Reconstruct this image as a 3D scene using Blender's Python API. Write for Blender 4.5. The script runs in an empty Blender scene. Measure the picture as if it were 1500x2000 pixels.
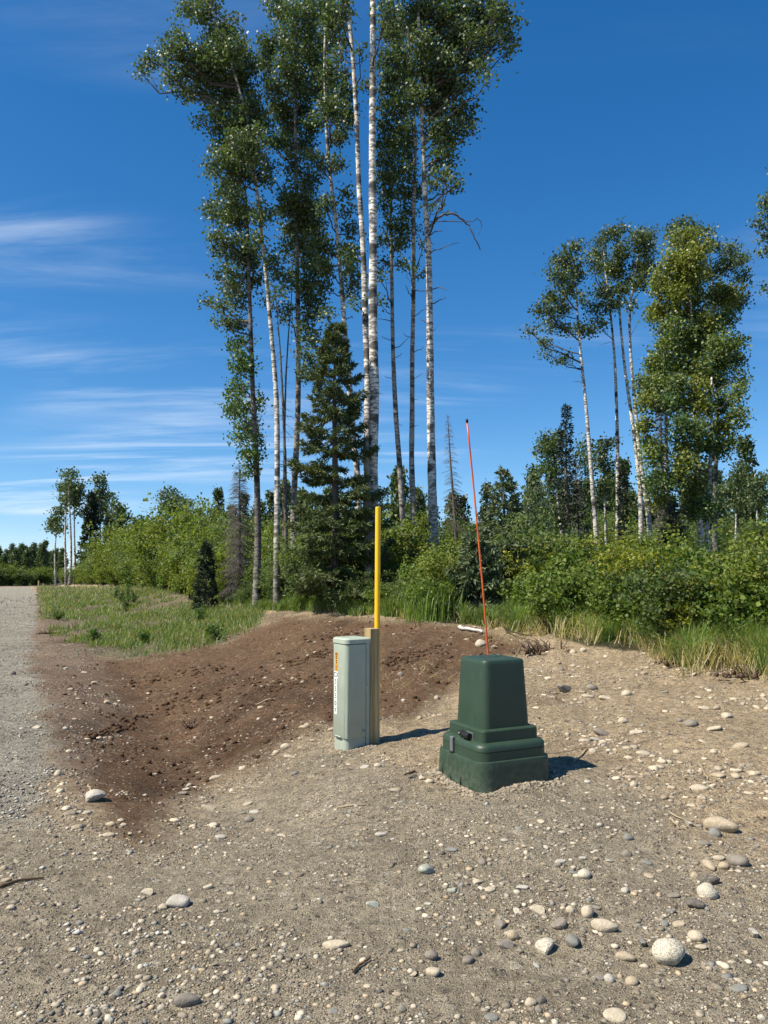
import bpy, math, random
import numpy as np
from mathutils import Vector

random.seed(7)
rng = np.random.default_rng(7)
SC = bpy.context.scene
COL = SC.collection

# ------------------------------------------------------------------ camera, sky, sun, exposure
F = 1503.0                      # focal length in photo pixels (photo 1500 x 2000)
HORIZON = 1120.0
PITCH = math.atan((HORIZON - 1000.0) / F)
CAMZ = 1.6
CP, SP = math.cos(PITCH), math.sin(PITCH)
cam = bpy.data.cameras.new('camera')
cam.sensor_fit = 'VERTICAL'
cam.sensor_height = 24.0
cam.lens = 24.0 * F / 2000.0
cam.clip_start = 0.05
cam.clip_end = 3000.0
cam_o = bpy.data.objects.new('camera', cam)
COL.objects.link(cam_o)
cam_o.location = (0, 0, CAMZ)
cam_o.rotation_euler = (math.pi / 2 + PITCH, 0, 0)
SC.camera = cam_o

SUN_EL = math.radians(52)
SUN_A = math.radians(68)        # behind the viewer, this far round to the west
TO_SUN = Vector((-math.cos(SUN_EL) * math.sin(SUN_A), -math.cos(SUN_EL) * math.cos(SUN_A), math.sin(SUN_EL)))
W = bpy.data.worlds.new('World')
SC.world = W
W.use_nodes = True
wn, wl = W.node_tree.nodes, W.node_tree.links
bg = wn['Background']
bg.inputs[1].default_value = 0.15
sky = wn.new('ShaderNodeTexSky')
sky.sky_type = 'NISHITA'
sky.sun_disc = False
sky.sun_elevation = SUN_EL
sky.sun_rotation = math.atan2(TO_SUN.x, TO_SUN.y) % (2 * math.pi)
sky.air_density = 0.62
sky.dust_density = 0.0
sky.ozone_density = 6.0
hsv = wn.new('ShaderNodeHueSaturation')
hsv.inputs['Saturation'].default_value = 1.28
# one soft shoulder for the whole sky, as a camera's tone curve has
sh_a = wn.new('ShaderNodeVectorMath'); sh_a.operation = 'MULTIPLY_ADD'
sh_a.inputs[1].default_value = (0.10, 0.10, 0.10); sh_a.inputs[2].default_value = (1, 1, 1)
sh_b = wn.new('ShaderNodeVectorMath'); sh_b.operation = 'DIVIDE'
wl.new(sky.outputs[0], sh_a.inputs[0]); wl.new(sky.outputs[0], sh_b.inputs[0]); wl.new(sh_a.outputs[0], sh_b.inputs[1])
wl.new(sh_b.outputs[0], hsv.inputs['Color'])
# thin cirrus: noise on a flat cloud layer seen in perspective
tc = wn.new('ShaderNodeTexCoord')
sep = wn.new('ShaderNodeSeparateXYZ')
wl.new(tc.outputs['Generated'], sep.inputs[0])


def wmath(op, a, b=None):
    n = wn.new('ShaderNodeMath')
    n.operation = op
    for i, v in enumerate((a, b)):
        if v is None:
            continue
        if isinstance(v, (int, float)):
            n.inputs[i].default_value = v
        else:
            wl.new(v, n.inputs[i])
    return n.outputs[0]


zc = wmath('ADD', wmath('MAXIMUM', sep.outputs[2], 0.0), 0.09)
cx = wmath('DIVIDE', sep.outputs[0], zc)
cy = wmath('DIVIDE', sep.outputs[1], zc)
cmb = wn.new('ShaderNodeCombineXYZ')
wl.new(cx, cmb.inputs[0])
wl.new(cy, cmb.inputs[1])


def cirrus(rot, scale, nscale, detail, lo, hi, loc):
    mp = wn.new('ShaderNodeMapping')
    mp.inputs['Rotation'].default_value = (0, 0, rot)
    mp.inputs['Scale'].default_value = scale
    mp.inputs['Location'].default_value = loc
    wl.new(cmb.outputs[0], mp.inputs[0])
    nz = wn.new('ShaderNodeTexNoise')
    nz.inputs['Scale'].default_value = nscale
    nz.inputs['Detail'].default_value = detail
    nz.inputs['Roughness'].default_value = 0.62
    nz.inputs['Distortion'].default_value = 0.6
    wl.new(mp.outputs[0], nz.inputs[0])
    mr = wn.new('ShaderNodeMapRange')
    mr.interpolation_type = 'SMOOTHSTEP'
    mr.inputs[1].default_value = lo
    mr.inputs[2].default_value = hi
    wl.new(nz.outputs[0], mr.inputs[0])
    return mr.outputs[0]


CL = (-0.524, (0.30, 1.5, 1), (2.73, 6.49, 0), (4.31, 0.811, 0))
wisps = cirrus(CL[0], CL[1], 1.5, 9, 0.44, 0.80, CL[2])
areas = cirrus(0.4, (0.30, 0.42, 1), 1.0, 2, 0.46, 0.70, CL[3])
cov = wmath('MULTIPLY', wmath('MULTIPLY', wisps, areas), 1.05)
cmix = wn.new('ShaderNodeMixRGB')
cmix.inputs[2].default_value = (3.6, 4.1, 4.7, 1)
wl.new(cov, cmix.inputs[0])
wl.new(hsv.outputs[0], cmix.inputs[1])
wl.new(cmix.outputs[0], bg.inputs[0])

sun = bpy.data.lights.new('sun', 'SUN')
sun.energy = 5.0
sun.angle = math.radians(0.53)
sun.color = (1.0, 0.925, 0.80)
sun_o = bpy.data.objects.new('sun', sun)
COL.objects.link(sun_o)
sun_o.location = (-20, -10, 30)
sun_o.rotation_euler = TO_SUN.to_track_quat('Z', 'Y').to_euler()

SC.view_settings.view_transform = 'Standard'
SC.view_settings.look = 'None'
SC.view_settings.gamma = 1.0
SC.view_settings.exposure = 0.74
SC.view_settings.use_curve_mapping = False
SC.cycles.max_bounces = 4
SC.cycles.diffuse_bounces = 2
SC.cycles.glossy_bounces = 2
SC.cycles.transmission_bounces = 3


# ------------------------------------------------------------------ numeric helpers
def h2(ix, iy, seed):
    a = (ix.astype(np.int64) * 374761393 + iy.astype(np.int64) * 668265263 + seed * 974711) & 0xFFFFFFFF
    a = ((a ^ (a >> 13)) * 1274126177) & 0xFFFFFFFF
    return ((a ^ (a >> 16)) & 0xFFFF) / 65535.0


def vn(x, y, seed=0):
    x = np.asarray(x, float); y = np.asarray(y, float)
    ix, iy = np.floor(x), np.floor(y)
    fx, fy = x - ix, y - iy
    fx = fx * fx * (3 - 2 * fx); fy = fy * fy * (3 - 2 * fy)
    a, b = h2(ix, iy, seed), h2(ix + 1, iy, seed)
    c, d = h2(ix, iy + 1, seed), h2(ix + 1, iy + 1, seed)
    return (a + (b - a) * fx) * (1 - fy) + (c + (d - c) * fx) * fy


def fbm(x, y, seed=0, oct=4):
    s, a, t = 0.0, 1.0, 0.0
    for i in range(oct):
        s = s + a * vn(x * 2 ** i, y * 2 ** i, seed + i); t += a; a *= 0.55
    return s / t


def ss(a, b, x):
    t = np.clip((x - a) / (b - a), 0, 1)
    return t * t * (3 - 2 * t)


def base_height(x, y):
    u = -0.415 * x + 0.91 * y
    v = 0.91 * x + 0.415 * y
    p = 0.415 * y + 0.91 * np.where(x < 0, x, 0.45 * x)
    z = 0.8 * ss(2.0, 7.0, p)
    z = z + 0.008 * np.clip(u, 0, 62) - 0.011 * np.clip(u - 62, 0, 240)
    ditch = np.exp(-((v - 1.25 - 0.02 * u) / 0.65) ** 2) * ss(3.6, 5.6, u) * (1 - ss(10, 20, u))
    z = z - 0.27 * ditch
    m = ((x - 0.7) / 2.0) ** 2 + ((y - 5.5) / 1.5) ** 2
    z = z + 0.16 * np.exp(-m * 1.0)
    z = z - 0.05 * np.exp(-((x + 2.4) / 1.4) ** 2 - ((y - 7.5) / 2) ** 2)
    return z


def height(x, y):
    x = np.asarray(x, float); y = np.asarray(y, float)
    v = 0.91 * x + 0.415 * y
    off = ss(0.0, 0.8, v)
    z = base_height(x, y)
    z = z + (0.016 + 0.035 * off) * (fbm(x / 0.9, y / 0.9, 3, 3) - 0.5)
    z = z + (0.012 + 0.038 * off) * (fbm(x / 0.23, y / 0.23, 11, 3) - 0.5)
    # rake and track marks in the bared bank
    a = (x * 0.97 - y * 0.2) / 0.33
    b = (x * 0.2 + y * 0.97) / 2.2
    bank = ss(0.9, 1.8, v) * ss(6.3, 7.5, y) * (1 - ss(12, 15, y))
    z = z + 0.13 * bank * (fbm(a + 0.4 * fbm(x, y, 5, 2), b, 23, 3) - 0.5)
    far = ss(18, 40, np.hypot(x, y)) * ss(3, 8, v)
    z = z + 0.25 * far * (fbm(x / 9, y / 9, 31, 2) - 0.5)
    return z


def ray(px, py):
    xc, yc = (px - 750.0) / F, (1000.0 - py) / F
    return np.array([xc, CP - yc * SP, SP + yc * CP])


def at(px, py, Y):
    d = ray(px, py)
    return np.array([0, 0, CAMZ]) + d * (Y / d[1])


def project(x, y, z):
    zz = z - CAMZ
    f = y * CP + zz * SP
    up = -y * SP + zz * CP
    f = np.where(f > 0.05, f, np.nan)
    return 750 + F * x / f, 1000 - F * up / f


def ground_px(px, py):
    """points on the ground seen through photo pixels (arrays)"""
    px = np.atleast_1d(np.asarray(px, float)); py = np.atleast_1d(np.asarray(py, float))
    xc, yc = (px - 750) / F, (1000 - py) / F
    dx, dy, dz = xc, CP - yc * SP, SP + yc * CP
    Ys = np.exp(np.linspace(math.log(2.0), math.log(260.0), 190))
    t = Ys[None, :] / dy[:, None]
    X = dx[:, None] * t; Yw = np.broadcast_to(Ys[None, :], X.shape); Z = CAMZ + dz[:, None] * t
    below = Z < base_height(X, Yw)
    i = np.where(below.any(1), below.argmax(1), len(Ys) - 1)
    lo, hi = Ys[np.maximum(i - 1, 0)], Ys[i]
    for _ in range(18):
        mid = (lo + hi) / 2
        tt = mid / dy
        b = CAMZ + dz * tt < height(dx * tt, mid)
        hi = np.where(b, mid, hi); lo = np.where(b, lo, mid)
    tt = hi / dy
    x, y = dx * tt, hi
    return np.stack([x, y, height(x, y)], 1)


def poly_sd(px, py, poly):
    """signed pixel distance to a polygon, positive inside"""
    P = np.array(poly, float)
    d = np.full(px.shape, 1e9); inside = np.zeros(px.shape, bool)
    for i in range(len(P)):
        ax, ay = P[i]; bx, by = P[(i + 1) % len(P)]
        ex, ey = bx - ax, by - ay
        t = np.clip(((px - ax) * ex + (py - ay) * ey) / (ex * ex + ey * ey), 0, 1)
        d = np.minimum(d, np.hypot(px - ax - t * ex, py - ay - t * ey))
        c = ((ay > py) != (by > py)) & (px < ex * (py - ay) / (ey if ey else 1e-9) + ax)
        inside ^= c
    return np.where(inside, d, -d)


# ------------------------------------------------------------------ mesh helpers
class MB:
    def __init__(self):
        self.v, self.f, self.c, self.n = [], {}, [], 0

    def add(self, v, f, c=(0.5, 0.5, 0.5)):
        v = np.asarray(v, float).reshape(-1, 3)
        f = np.asarray(f, int)
        c = np.asarray(c, float)
        if c.ndim == 1:
            c = np.broadcast_to(c, (len(v), 3))
        self.v.append(v); self.c.append(c)
        self.f.setdefault(f.shape[1], []).append(f + self.n)
        self.n += len(v)

    def mesh(self, name, mat, smooth=False):
        me = bpy.data.meshes.new(name)
        v = np.concatenate(self.v)
        loops, starts, tot = [], [], 0
        for k, fs in self.f.items():
            fa = np.concatenate(fs)
            loops.append(fa.ravel())
            starts.append(tot + np.arange(len(fa)) * k)
            tot += fa.size
        loops = np.concatenate(loops); starts = np.concatenate(starts)
        me.vertices.add(len(v)); me.vertices.foreach_set('co', v.ravel().astype(np.float32))
        me.loops.add(len(loops)); me.loops.foreach_set('vertex_index', loops.astype(np.int32))
        me.polygons.add(len(starts)); me.polygons.foreach_set('loop_start', starts.astype(np.int32))
        if smooth:
            me.polygons.foreach_set('use_smooth', np.ones(len(starts), bool))
        col = np.concatenate(self.c)
        at_ = me.color_attributes.new('Col', 'FLOAT_COLOR', 'POINT')
        at_.data.foreach_set('color', np.concatenate([col, np.ones((len(col), 1))], 1).ravel().astype(np.float32))
        me.update(calc_edges=True)
        if mat:
            me.materials.append(mat)
        return me


def link(name, me, parent=None):
    o = bpy.data.objects.new(name, me)
    COL.objects.link(o)
    if parent:
        o.parent = parent
    return o


def tag(o, label=None, cat=None, group=None, kind=None):
    if label: o['label'] = label
    if cat: o['category'] = cat
    if group: o['group'] = group
    if kind: o['kind'] = kind
    return o


def empty(name, loc, rz=0.0):
    o = bpy.data.objects.new(name, None)
    o.empty_display_size = 0.2
    COL.objects.link(o)
    o.location = [float(c) for c in loc]
    o.rotation_euler = (0, 0, rz)
    return o


def copy_tree(o, parent=None):
    c = o.copy()
    COL.objects.link(c)
    c.parent = parent
    for ch in list(o.children):
        copy_tree(ch, c)
    return c


def tube(mb, pts, rad, sides=8, col=(0.5, 0.5, 0.5), cap=True, wob=0.0):
    P = np.asarray(pts, float)
    n = len(P)
    R = np.broadcast_to(np.asarray(rad, float), (n,))
    T = np.gradient(P, axis=0)
    T /= np.linalg.norm(T, axis=1)[:, None] + 1e-9
    ref = np.where(np.abs(T[:, 2:3]) > 0.8, np.array([[0, 1.0, 0]]), np.array([[0, 0, 1.0]]))
    A = np.cross(T, ref); A /= np.linalg.norm(A, axis=1)[:, None] + 1e-9
    B = np.cross(T, A)
    a = np.arange(sides) * 2 * math.pi / sides
    rr = R[:, None] * (1 + wob * (rng.random((n, sides)) - 0.5))
    V = P[:, None, :] + rr[..., None] * (np.cos(a)[None, :, None] * A[:, None, :] + np.sin(a)[None, :, None] * B[:, None, :])
    i = np.arange(n - 1)[:, None] * sides; j = np.arange(sides)[None, :]; k = (j + 1) % sides
    f = np.stack([i + j, i + k, i + sides + k, i + sides + j], -1).reshape(-1, 4)
    c = np.asarray(col, float)
    if c.ndim == 2:
        c = np.repeat(c, sides, 0)
    base = mb.n
    mb.add(V.reshape(-1, 3), f, c)
    if cap and sides > 2:
        cc = np.broadcast_to(c, (n * sides, 3)) if c.ndim == 1 else c
        o_ = base - mb.n
        mb.add(P[:1], np.stack([np.zeros(sides, int), o_ + k[0], o_ + j[0]], -1), cc[:1])
        o_ = base + (n - 1) * sides - mb.n
        mb.add(P[-1:], np.stack([np.zeros(sides, int), o_ + j[0], o_ + k[0]], -1), cc[-1:])


def bez(a, b, c, n):
    t = np.linspace(0, 1, n)[:, None]
    return (1 - t) ** 2 * a + 2 * t * (1 - t) * b + t * t * c


def unit(v):
    return v / (np.linalg.norm(v, axis=-1, keepdims=True) + 1e-9)


def leaves(mb, pos, size, col, droop=0.35, wide=0.8, up=0.35):
    """kite shaped leaves, slightly folded, one face pair each"""
    n = len(pos)
    ax = rng.normal(size=(n, 3)); ax[:, 2] -= droop * 2
    ax = unit(ax)
    nn = rng.normal(size=(n, 3)); nn[:, 2] += up * 2
    sd = unit(np.cross(ax, nn)); nn = unit(np.cross(sd, ax))
    s = (np.asarray(size) * (0.7 + 0.6 * rng.random(n)))[:, None]
    w = s * wide * 0.5
    b = pos - ax * s * 0.5
    l = pos - ax * s * 0.08 + sd * w + nn * s * 0.09
    r = pos - ax * s * 0.08 - sd * w + nn * s * 0.09
    t = pos + ax * s * 0.5
    V = np.stack([b, r, t, l], 1).reshape(-1, 3)
    f = np.arange(n)[:, None] * 4 + np.array([[0, 1, 2, 3]])
    mb.add(V, f, np.repeat(np.asarray(col), 4, 0))


def leafcol(n, base, var=0.25, warm=0.12):
    b = np.asarray(base)[None, :]
    k = 1 + var * (rng.random((n, 1)) * 2 - 1)
    wv = warm * (rng.random((n, 1)) * 2 - 1)
    return np.clip(b * k * np.concatenate([1 + wv * 1.6, 1 + wv * 0.4, 1 - wv], 1), 0.003, 1)


# ------------------------------------------------------------------ materials
def mat_new(name):
    m = bpy.data.materials.new(name)
    m.use_nodes = True
    nt = m.node_tree
    b = nt.nodes['Principled BSDF']
    return m, nt, nt.nodes, nt.links, b


def noise(nt, vec, scale, detail=4, rough=0.55):
    n = nt.nodes.new('ShaderNodeTexNoise')
    n.inputs['Scale'].default_value = scale
    n.inputs['Detail'].default_value = detail
    n.inputs['Roughness'].default_value = rough
    if vec is not None:
        nt.links.new(vec, n.inputs[0])
    return n


def ramp(nt, fac, stops):
    r = nt.nodes.new('ShaderNodeValToRGB')
    e = r.color_ramp.elements
    while len(e) < len(stops):
        e.new(0.5)
    for el, (p, c) in zip(e, stops):
        el.position = p
        el.color = tuple(c) + (1,) if len(c) == 3 else c
    nt.links.new(fac, r.inputs[0])
    return r.outputs[0]


def mixc(nt, mode, fac, a, b):
    m = nt.nodes.new('ShaderNodeMixRGB')
    m.blend_type = mode
    for i, v in enumerate((fac, a, b)):
        if isinstance(v, (int, float)):
            m.inputs[i].default_value = v
        elif isinstance(v, tuple):
            m.inputs[i].default_value = v + (1,) if len(v) == 3 else v
        else:
            nt.links.new(v, m.inputs[i])
    return m.outputs[0]


def coords(nt, kind='Object'):
    return nt.nodes.new('ShaderNodeTexCoord').outputs[kind]


def mapping(nt, vec, scale, rot=(0, 0, 0)):
    m = nt.nodes.new('ShaderNodeMapping')
    m.inputs['Scale'].default_value = scale
    m.inputs['Rotation'].default_value = rot
    nt.links.new(vec, m.inputs[0])
    return m.outputs[0]


def bump(nt, b, h, strength, dist):
    n = nt.nodes.new('ShaderNodeBump')
    n.inputs['Strength'].default_value = strength
    n.inputs['Distance'].default_value = dist
    nt.links.new(h, n.inputs['Height'])
    nt.links.new(n.outputs[0], b.inputs['Normal'])
    return n


def attr(nt, name='Col'):
    a = nt.nodes.new('ShaderNodeAttribute')
    a.attribute_name = name
    return a.outputs['Color']


def mat_leaf(name, rough=0.42, trans=0.3, spec=0.5):
    m, nt, n, l, b = mat_new(name)
    c = attr(nt)
    l.new(c, b.inputs['Base Color'])
    b.inputs['Roughness'].default_value = rough
    b.inputs['Specular IOR Level'].default_value = spec
    t = n.new('ShaderNodeBsdfTranslucent')
    tcx = mixc(nt, 'MULTIPLY', 1.0, c, (1.5, 1.7, 0.6))
    l.new(tcx, t.inputs[0])
    ms = n.new('ShaderNodeMixShader')
    ms.inputs[0].default_value = trans
    l.new(b.outputs[0], ms.inputs[1]); l.new(t.outputs[0], ms.inputs[2])
    l.new(ms.outputs[0], n['Material Output'].inputs[0])
    return m


def mat_attr(name, rough=0.9, spec=0.2, nscale=0.0, nstr=0.3, bumpd=0.0):
    m, nt, n, l, b = mat_new(name)
    c = attr(nt)
    if nscale:
        nz = noise(nt, coords(nt), nscale, 6)
        c = mixc(nt, 'MULTIPLY', nstr, c, ramp(nt, nz.outputs[0], [(0.3, (0.35, 0.35, 0.35)), (0.7, (1.5, 1.5, 1.5))]))
        if bumpd:
            bump(nt, b, nz.outputs[0], 0.6, bumpd)
    l.new(c, b.inputs['Base Color'])
    b.inputs['Roughness'].default_value = rough
    b.inputs['Specular IOR Level'].default_value = spec
    return m


def mat_bark(name):
    """pale bark with dark lenticels, knots and rough patches; colour attribute gives the bark's own tone"""
    m, nt, n, l, b = mat_new(name)
    oc = coords(nt)
    c = attr(nt)
    fine = noise(nt, mapping(nt, oc, (6, 6, 20)), 1.0, 5, 0.65)
    f1 = ramp(nt, fine.outputs[0], [(0.49, (0, 0, 0)), (0.545, (1, 1, 1))])
    big = noise(nt, mapping(nt, oc, (2.6, 2.6, 4.5)), 1.0, 4, 0.6)
    f2 = ramp(nt, big.outputs[0], [(0.535, (0, 0, 0)), (0.58, (1, 1, 1))])
    knots = n.new('ShaderNodeTexVoronoi')
    l.new(mapping(nt, oc, (1.2, 1.2, 2.4)), knots.inputs[0])
    knots.inputs['Scale'].default_value = 1.0
    f3 = ramp(nt, knots.outputs['Distance'], [(0.27, (1, 1, 1)), (0.35, (0, 0, 0))])
    tone = noise(nt, mapping(nt, oc, (5, 5, 1.2)), 1.0, 3)
    c = mixc(nt, 'MULTIPLY', 1.0, c, ramp(nt, tone.outputs[0], [(0.3, (0.72, 0.70, 0.68)), (0.7, (1.1, 1.08, 1.05))]))
    c = mixc(nt, 'MIX', mixc(nt, 'MULTIPLY', 1.0, f1, (0.75, 0.75, 0.75)), c, (0.045, 0.04, 0.035))
    c = mixc(nt, 'MIX', mixc(nt, 'MULTIPLY', 1.0, f2, (0.7, 0.7, 0.7)), c, (0.05, 0.044, 0.038))
    c = mixc(nt, 'MIX', mixc(nt, 'MULTIPLY', 1.0, f3, (0.85, 0.85, 0.85)), c, (0.03, 0.027, 0.024))
    l.new(c, b.inputs['Base Color'])
    b.inputs['Roughness'].default_value = 0.85
    b.inputs['Specular IOR Level'].default_value = 0.2
    bump(nt, b, fine.outputs[0], 0.5, 0.02)
    return m


def mat_simple(name, col, rough=0.5, spec=0.4, nscale=20, nstr=0.15, bumpd=0.0, metal=0.0):
    m, nt, n, l, b = mat_new(name)
    nz = noise(nt, coords(nt), nscale, 5, 0.6)
    c = mixc(nt, 'MULTIPLY', nstr, tuple(col), ramp(nt, nz.outputs[0], [(0.25, (0.4, 0.4, 0.4)), (0.75, (1.5, 1.5, 1.5))]))
    l.new(c, b.inputs['Base Color'])
    b.inputs['Roughness'].default_value = rough
    b.inputs['Specular IOR Level'].default_value = spec
    b.inputs['Metallic'].default_value = metal
    if bumpd:
        bump(nt, b, nz.outputs[0], 0.4, bumpd)
    return m


def mat_plastic(name, col, dust, rough=0.42, dirt_z=0.0, low=0.25):
    """weathered moulded plastic or enamel: slight mottling, scuffs, and dust splashed up from the ground"""
    m, nt, n, l, b = mat_new(name)
    oc = coords(nt)
    a = noise(nt, oc, 5.0, 5, 0.6)
    s = noise(nt, mapping(nt, oc, (40, 40, 7)), 1.0, 4, 0.7)
    c = mixc(nt, 'MULTIPLY', 0.22, tuple(col), ramp(nt, a.outputs[0], [(0.3, (0.6, 0.6, 0.6)), (0.7, (1.4, 1.4, 1.4))]))
    sc = ramp(nt, s.outputs[0], [(0.60, (0, 0, 0)), (0.74, (0.5, 0.5, 0.5))])
    c = mixc(nt, 'MIX', sc, c, tuple(min(1, x * 1.5 + 0.03) for x in col))
    sp = n.new('ShaderNodeSeparateXYZ')
    l.new(oc, sp.inputs[0])
    mr = n.new('ShaderNodeMapRange')
    mr.inputs[1].default_value = dirt_z + low
    mr.inputs[2].default_value = dirt_z
    l.new(sp.outputs[2], mr.inputs[0])
    d = noise(nt, oc, 22.0, 6, 0.7)
    dm = n.new('ShaderNodeMath'); dm.operation = 'MULTIPLY'
    l.new(mr.outputs[0], dm.inputs[0])
    l.new(ramp(nt, d.outputs[0], [(0.42, (0, 0, 0)), (0.75, (0.8, 0.8, 0.8))]), dm.inputs[1])
    c = mixc(nt, 'MIX', dm.outputs[0], c, tuple(dust))
    l.new(c, b.inputs['Base Color'])
    rr = ramp(nt, a.outputs[0], [(0.3, (rough - 0.06,) * 3), (0.7, (rough + 0.14,) * 3)])
    l.new(rr, b.inputs['Roughness'])
    b.inputs['Specular IOR Level'].default_value = 0.45
    bump(nt, b, s.outputs[0], 0.08, 0.002)
    return m


def mat_ground():
    m, nt, n, l, b = mat_new('ground_soil_and_gravel')
    oc = coords(nt)
    c = attr(nt)
    big = noise(nt, oc, 1.3, 6, 0.6)
    c = mixc(nt, 'MULTIPLY', 0.5, c, ramp(nt, big.outputs[0], [(0.3, (0.62, 0.60, 0.58)), (0.72, (1.35, 1.34, 1.32))]))
    med = noise(nt, oc, 14.0, 7, 0.7)
    c = mixc(nt, 'MULTIPLY', 0.75, c, ramp(nt, med.outputs[0], [(0.34, (0.45, 0.43, 0.41)), (0.66, (1.45, 1.45, 1.45))]))
    tone = ramp(nt, attr(nt), [(0.05, (0.3, 0.3, 0.3)), (0.22, (1, 1, 1))])
    hs = None
    for sc_, lo, hi, amt in ((13.0, 0.78, 0.84, 0.55), (34.0, 0.60, 0.70, 0.85), (90.0, 0.52, 0.64, 0.85), (210.0, 0.42, 0.55, 0.7)):
        vo = n.new('ShaderNodeTexVoronoi')
        vo.inputs['Scale'].default_value = sc_
        l.new(oc, vo.inputs[0])
        sp = n.new('ShaderNodeSeparateColor')
        l.new(vo.outputs['Color'], sp.inputs[0])
        pick = ramp(nt, sp.outputs[0], [(lo, (0, 0, 0)), (hi, (amt, amt, amt))])
        core = ramp(nt, vo.outputs['Distance'], [(0.30, (1, 1, 1)), (0.5, (0, 0, 0))])
        fac = mixc(nt, 'MULTIPLY', 1.0, mixc(nt, 'MULTIPLY', 1.0, pick, core), tone)
        peb = ramp(nt, sp.outputs[1], [(0.0, (0.06, 0.052, 0.042)), (0.30, (0.17, 0.15, 0.118)), (0.62, (0.38, 0.33, 0.25)), (0.85, (0.52, 0.46, 0.35)), (1.0, (0.66, 0.60, 0.48))])
        c = mixc(nt, 'MIX', fac, c, peb)
        hs = fac if hs is None else mixc(nt, 'ADD', 1.0, hs, fac)
    fn = noise(nt, oc, 160.0, 5, 0.75)
    c = mixc(nt, 'MULTIPLY', 0.85, c, ramp(nt, fn.outputs[0], [(0.36, (0.36, 0.34, 0.32)), (0.64, (1.6, 1.6, 1.58))]))
    l.new(c, b.inputs['Base Color'])
    b.inputs['Roughness'].default_value = 0.95
    b.inputs['Specular IOR Level'].default_value = 0.12
    hh = mixc(nt, 'ADD', 1.0, hs, mixc(nt, 'ADD', 1.0, med.outputs[0], fn.outputs[0]))
    bump(nt, b, hh, 1.0, 0.016)
    return m


M_GROUND = mat_ground()
M_LEAF = mat_leaf('poplar_leaf', 0.5, 0.25, 0.45)
M_SHRUB = mat_leaf('shrub_leaf', 0.6, 0.34, 0.28)
M_NEEDLE = mat_leaf('spruce_needle', 0.6, 0.12, 0.3)
M_GRASS = mat_leaf('grass_blade', 0.5, 0.35, 0.4)
M_BARK = mat_bark('pale_bark')
M_TWIG = mat_attr('grey_twig', 0.9, 0.15, 14, 0.4)
M_SNAG = mat_attr('weathered_snag_wood', 0.9, 0.15, 9, 0.6, 0.02)
M_PEB = mat_attr('pebble', 0.85, 0.25, 60, 0.35)
M_CLOD = mat_attr('dirt_clod', 0.95, 0.1, 40, 0.6, 0.01)

# ------------------------------------------------------------------ ground: one sheet out to the horizon
C_ROAD = np.array((0.345, 0.325, 0.27))
C_GREY = np.array((0.365, 0.312, 0.225))
C_TAN = np.array((0.46, 0.355, 0.225))
C_BROWN = np.array((0.142, 0.082, 0.044))
C_PINK = np.array((0.225, 0.16, 0.115))
C_STRAW = np.array((0.175, 0.145, 0.092))
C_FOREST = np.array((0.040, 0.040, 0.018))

P_ROAD = [(-4000, 1128), (60, 1146), (72, 1165), (62, 1290), (92, 1420), (120, 1500), (60, 1600), (-200, 1720), (-4000, 1900)]
P_BROWN = [(60, 1300), (250, 1282), (420, 1248), (560, 1205), (700, 1208), (880, 1222), (1040, 1252), (985, 1300), (870, 1355),
           (800, 1412), (640, 1425), (480, 1496), (350, 1575), (250, 1645), (190, 1590), (140, 1470), (80, 1370)]
P_PINK = [(62, 1160), (110, 1165), (190, 1290), (260, 1400), (200, 1480), (150, 1560), (100, 1470), (55, 1300)]
P_STRAW = [(70, 1146), (300, 1146), (520, 1192), (500, 1225), (400, 1262), (260, 1285), (110, 1275), (75, 1200)]
P_GREY = [(-4000, 1700), (120, 1600), (260, 1650), (430, 1560), (620, 1462), (740, 1462), (870, 1520), (1080, 1490), (1200, 1510),
          (1290, 1570), (1330, 1640), (1500, 1700), (4000, 1900), (4000, 9000), (-4000, 9000)]
EDGE = [(-40, 1138), (60, 1138), (110, 1141), (190, 1143), (300, 1150), (400, 1172), (500, 1189), (620, 1196), (760, 1203), (860, 1216), (960, 1221),
        (1050, 1232), (1150, 1258), (1300, 1280), (1400, 1296), (1500, 1312), (1700, 1345), (2100, 1420)]


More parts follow.
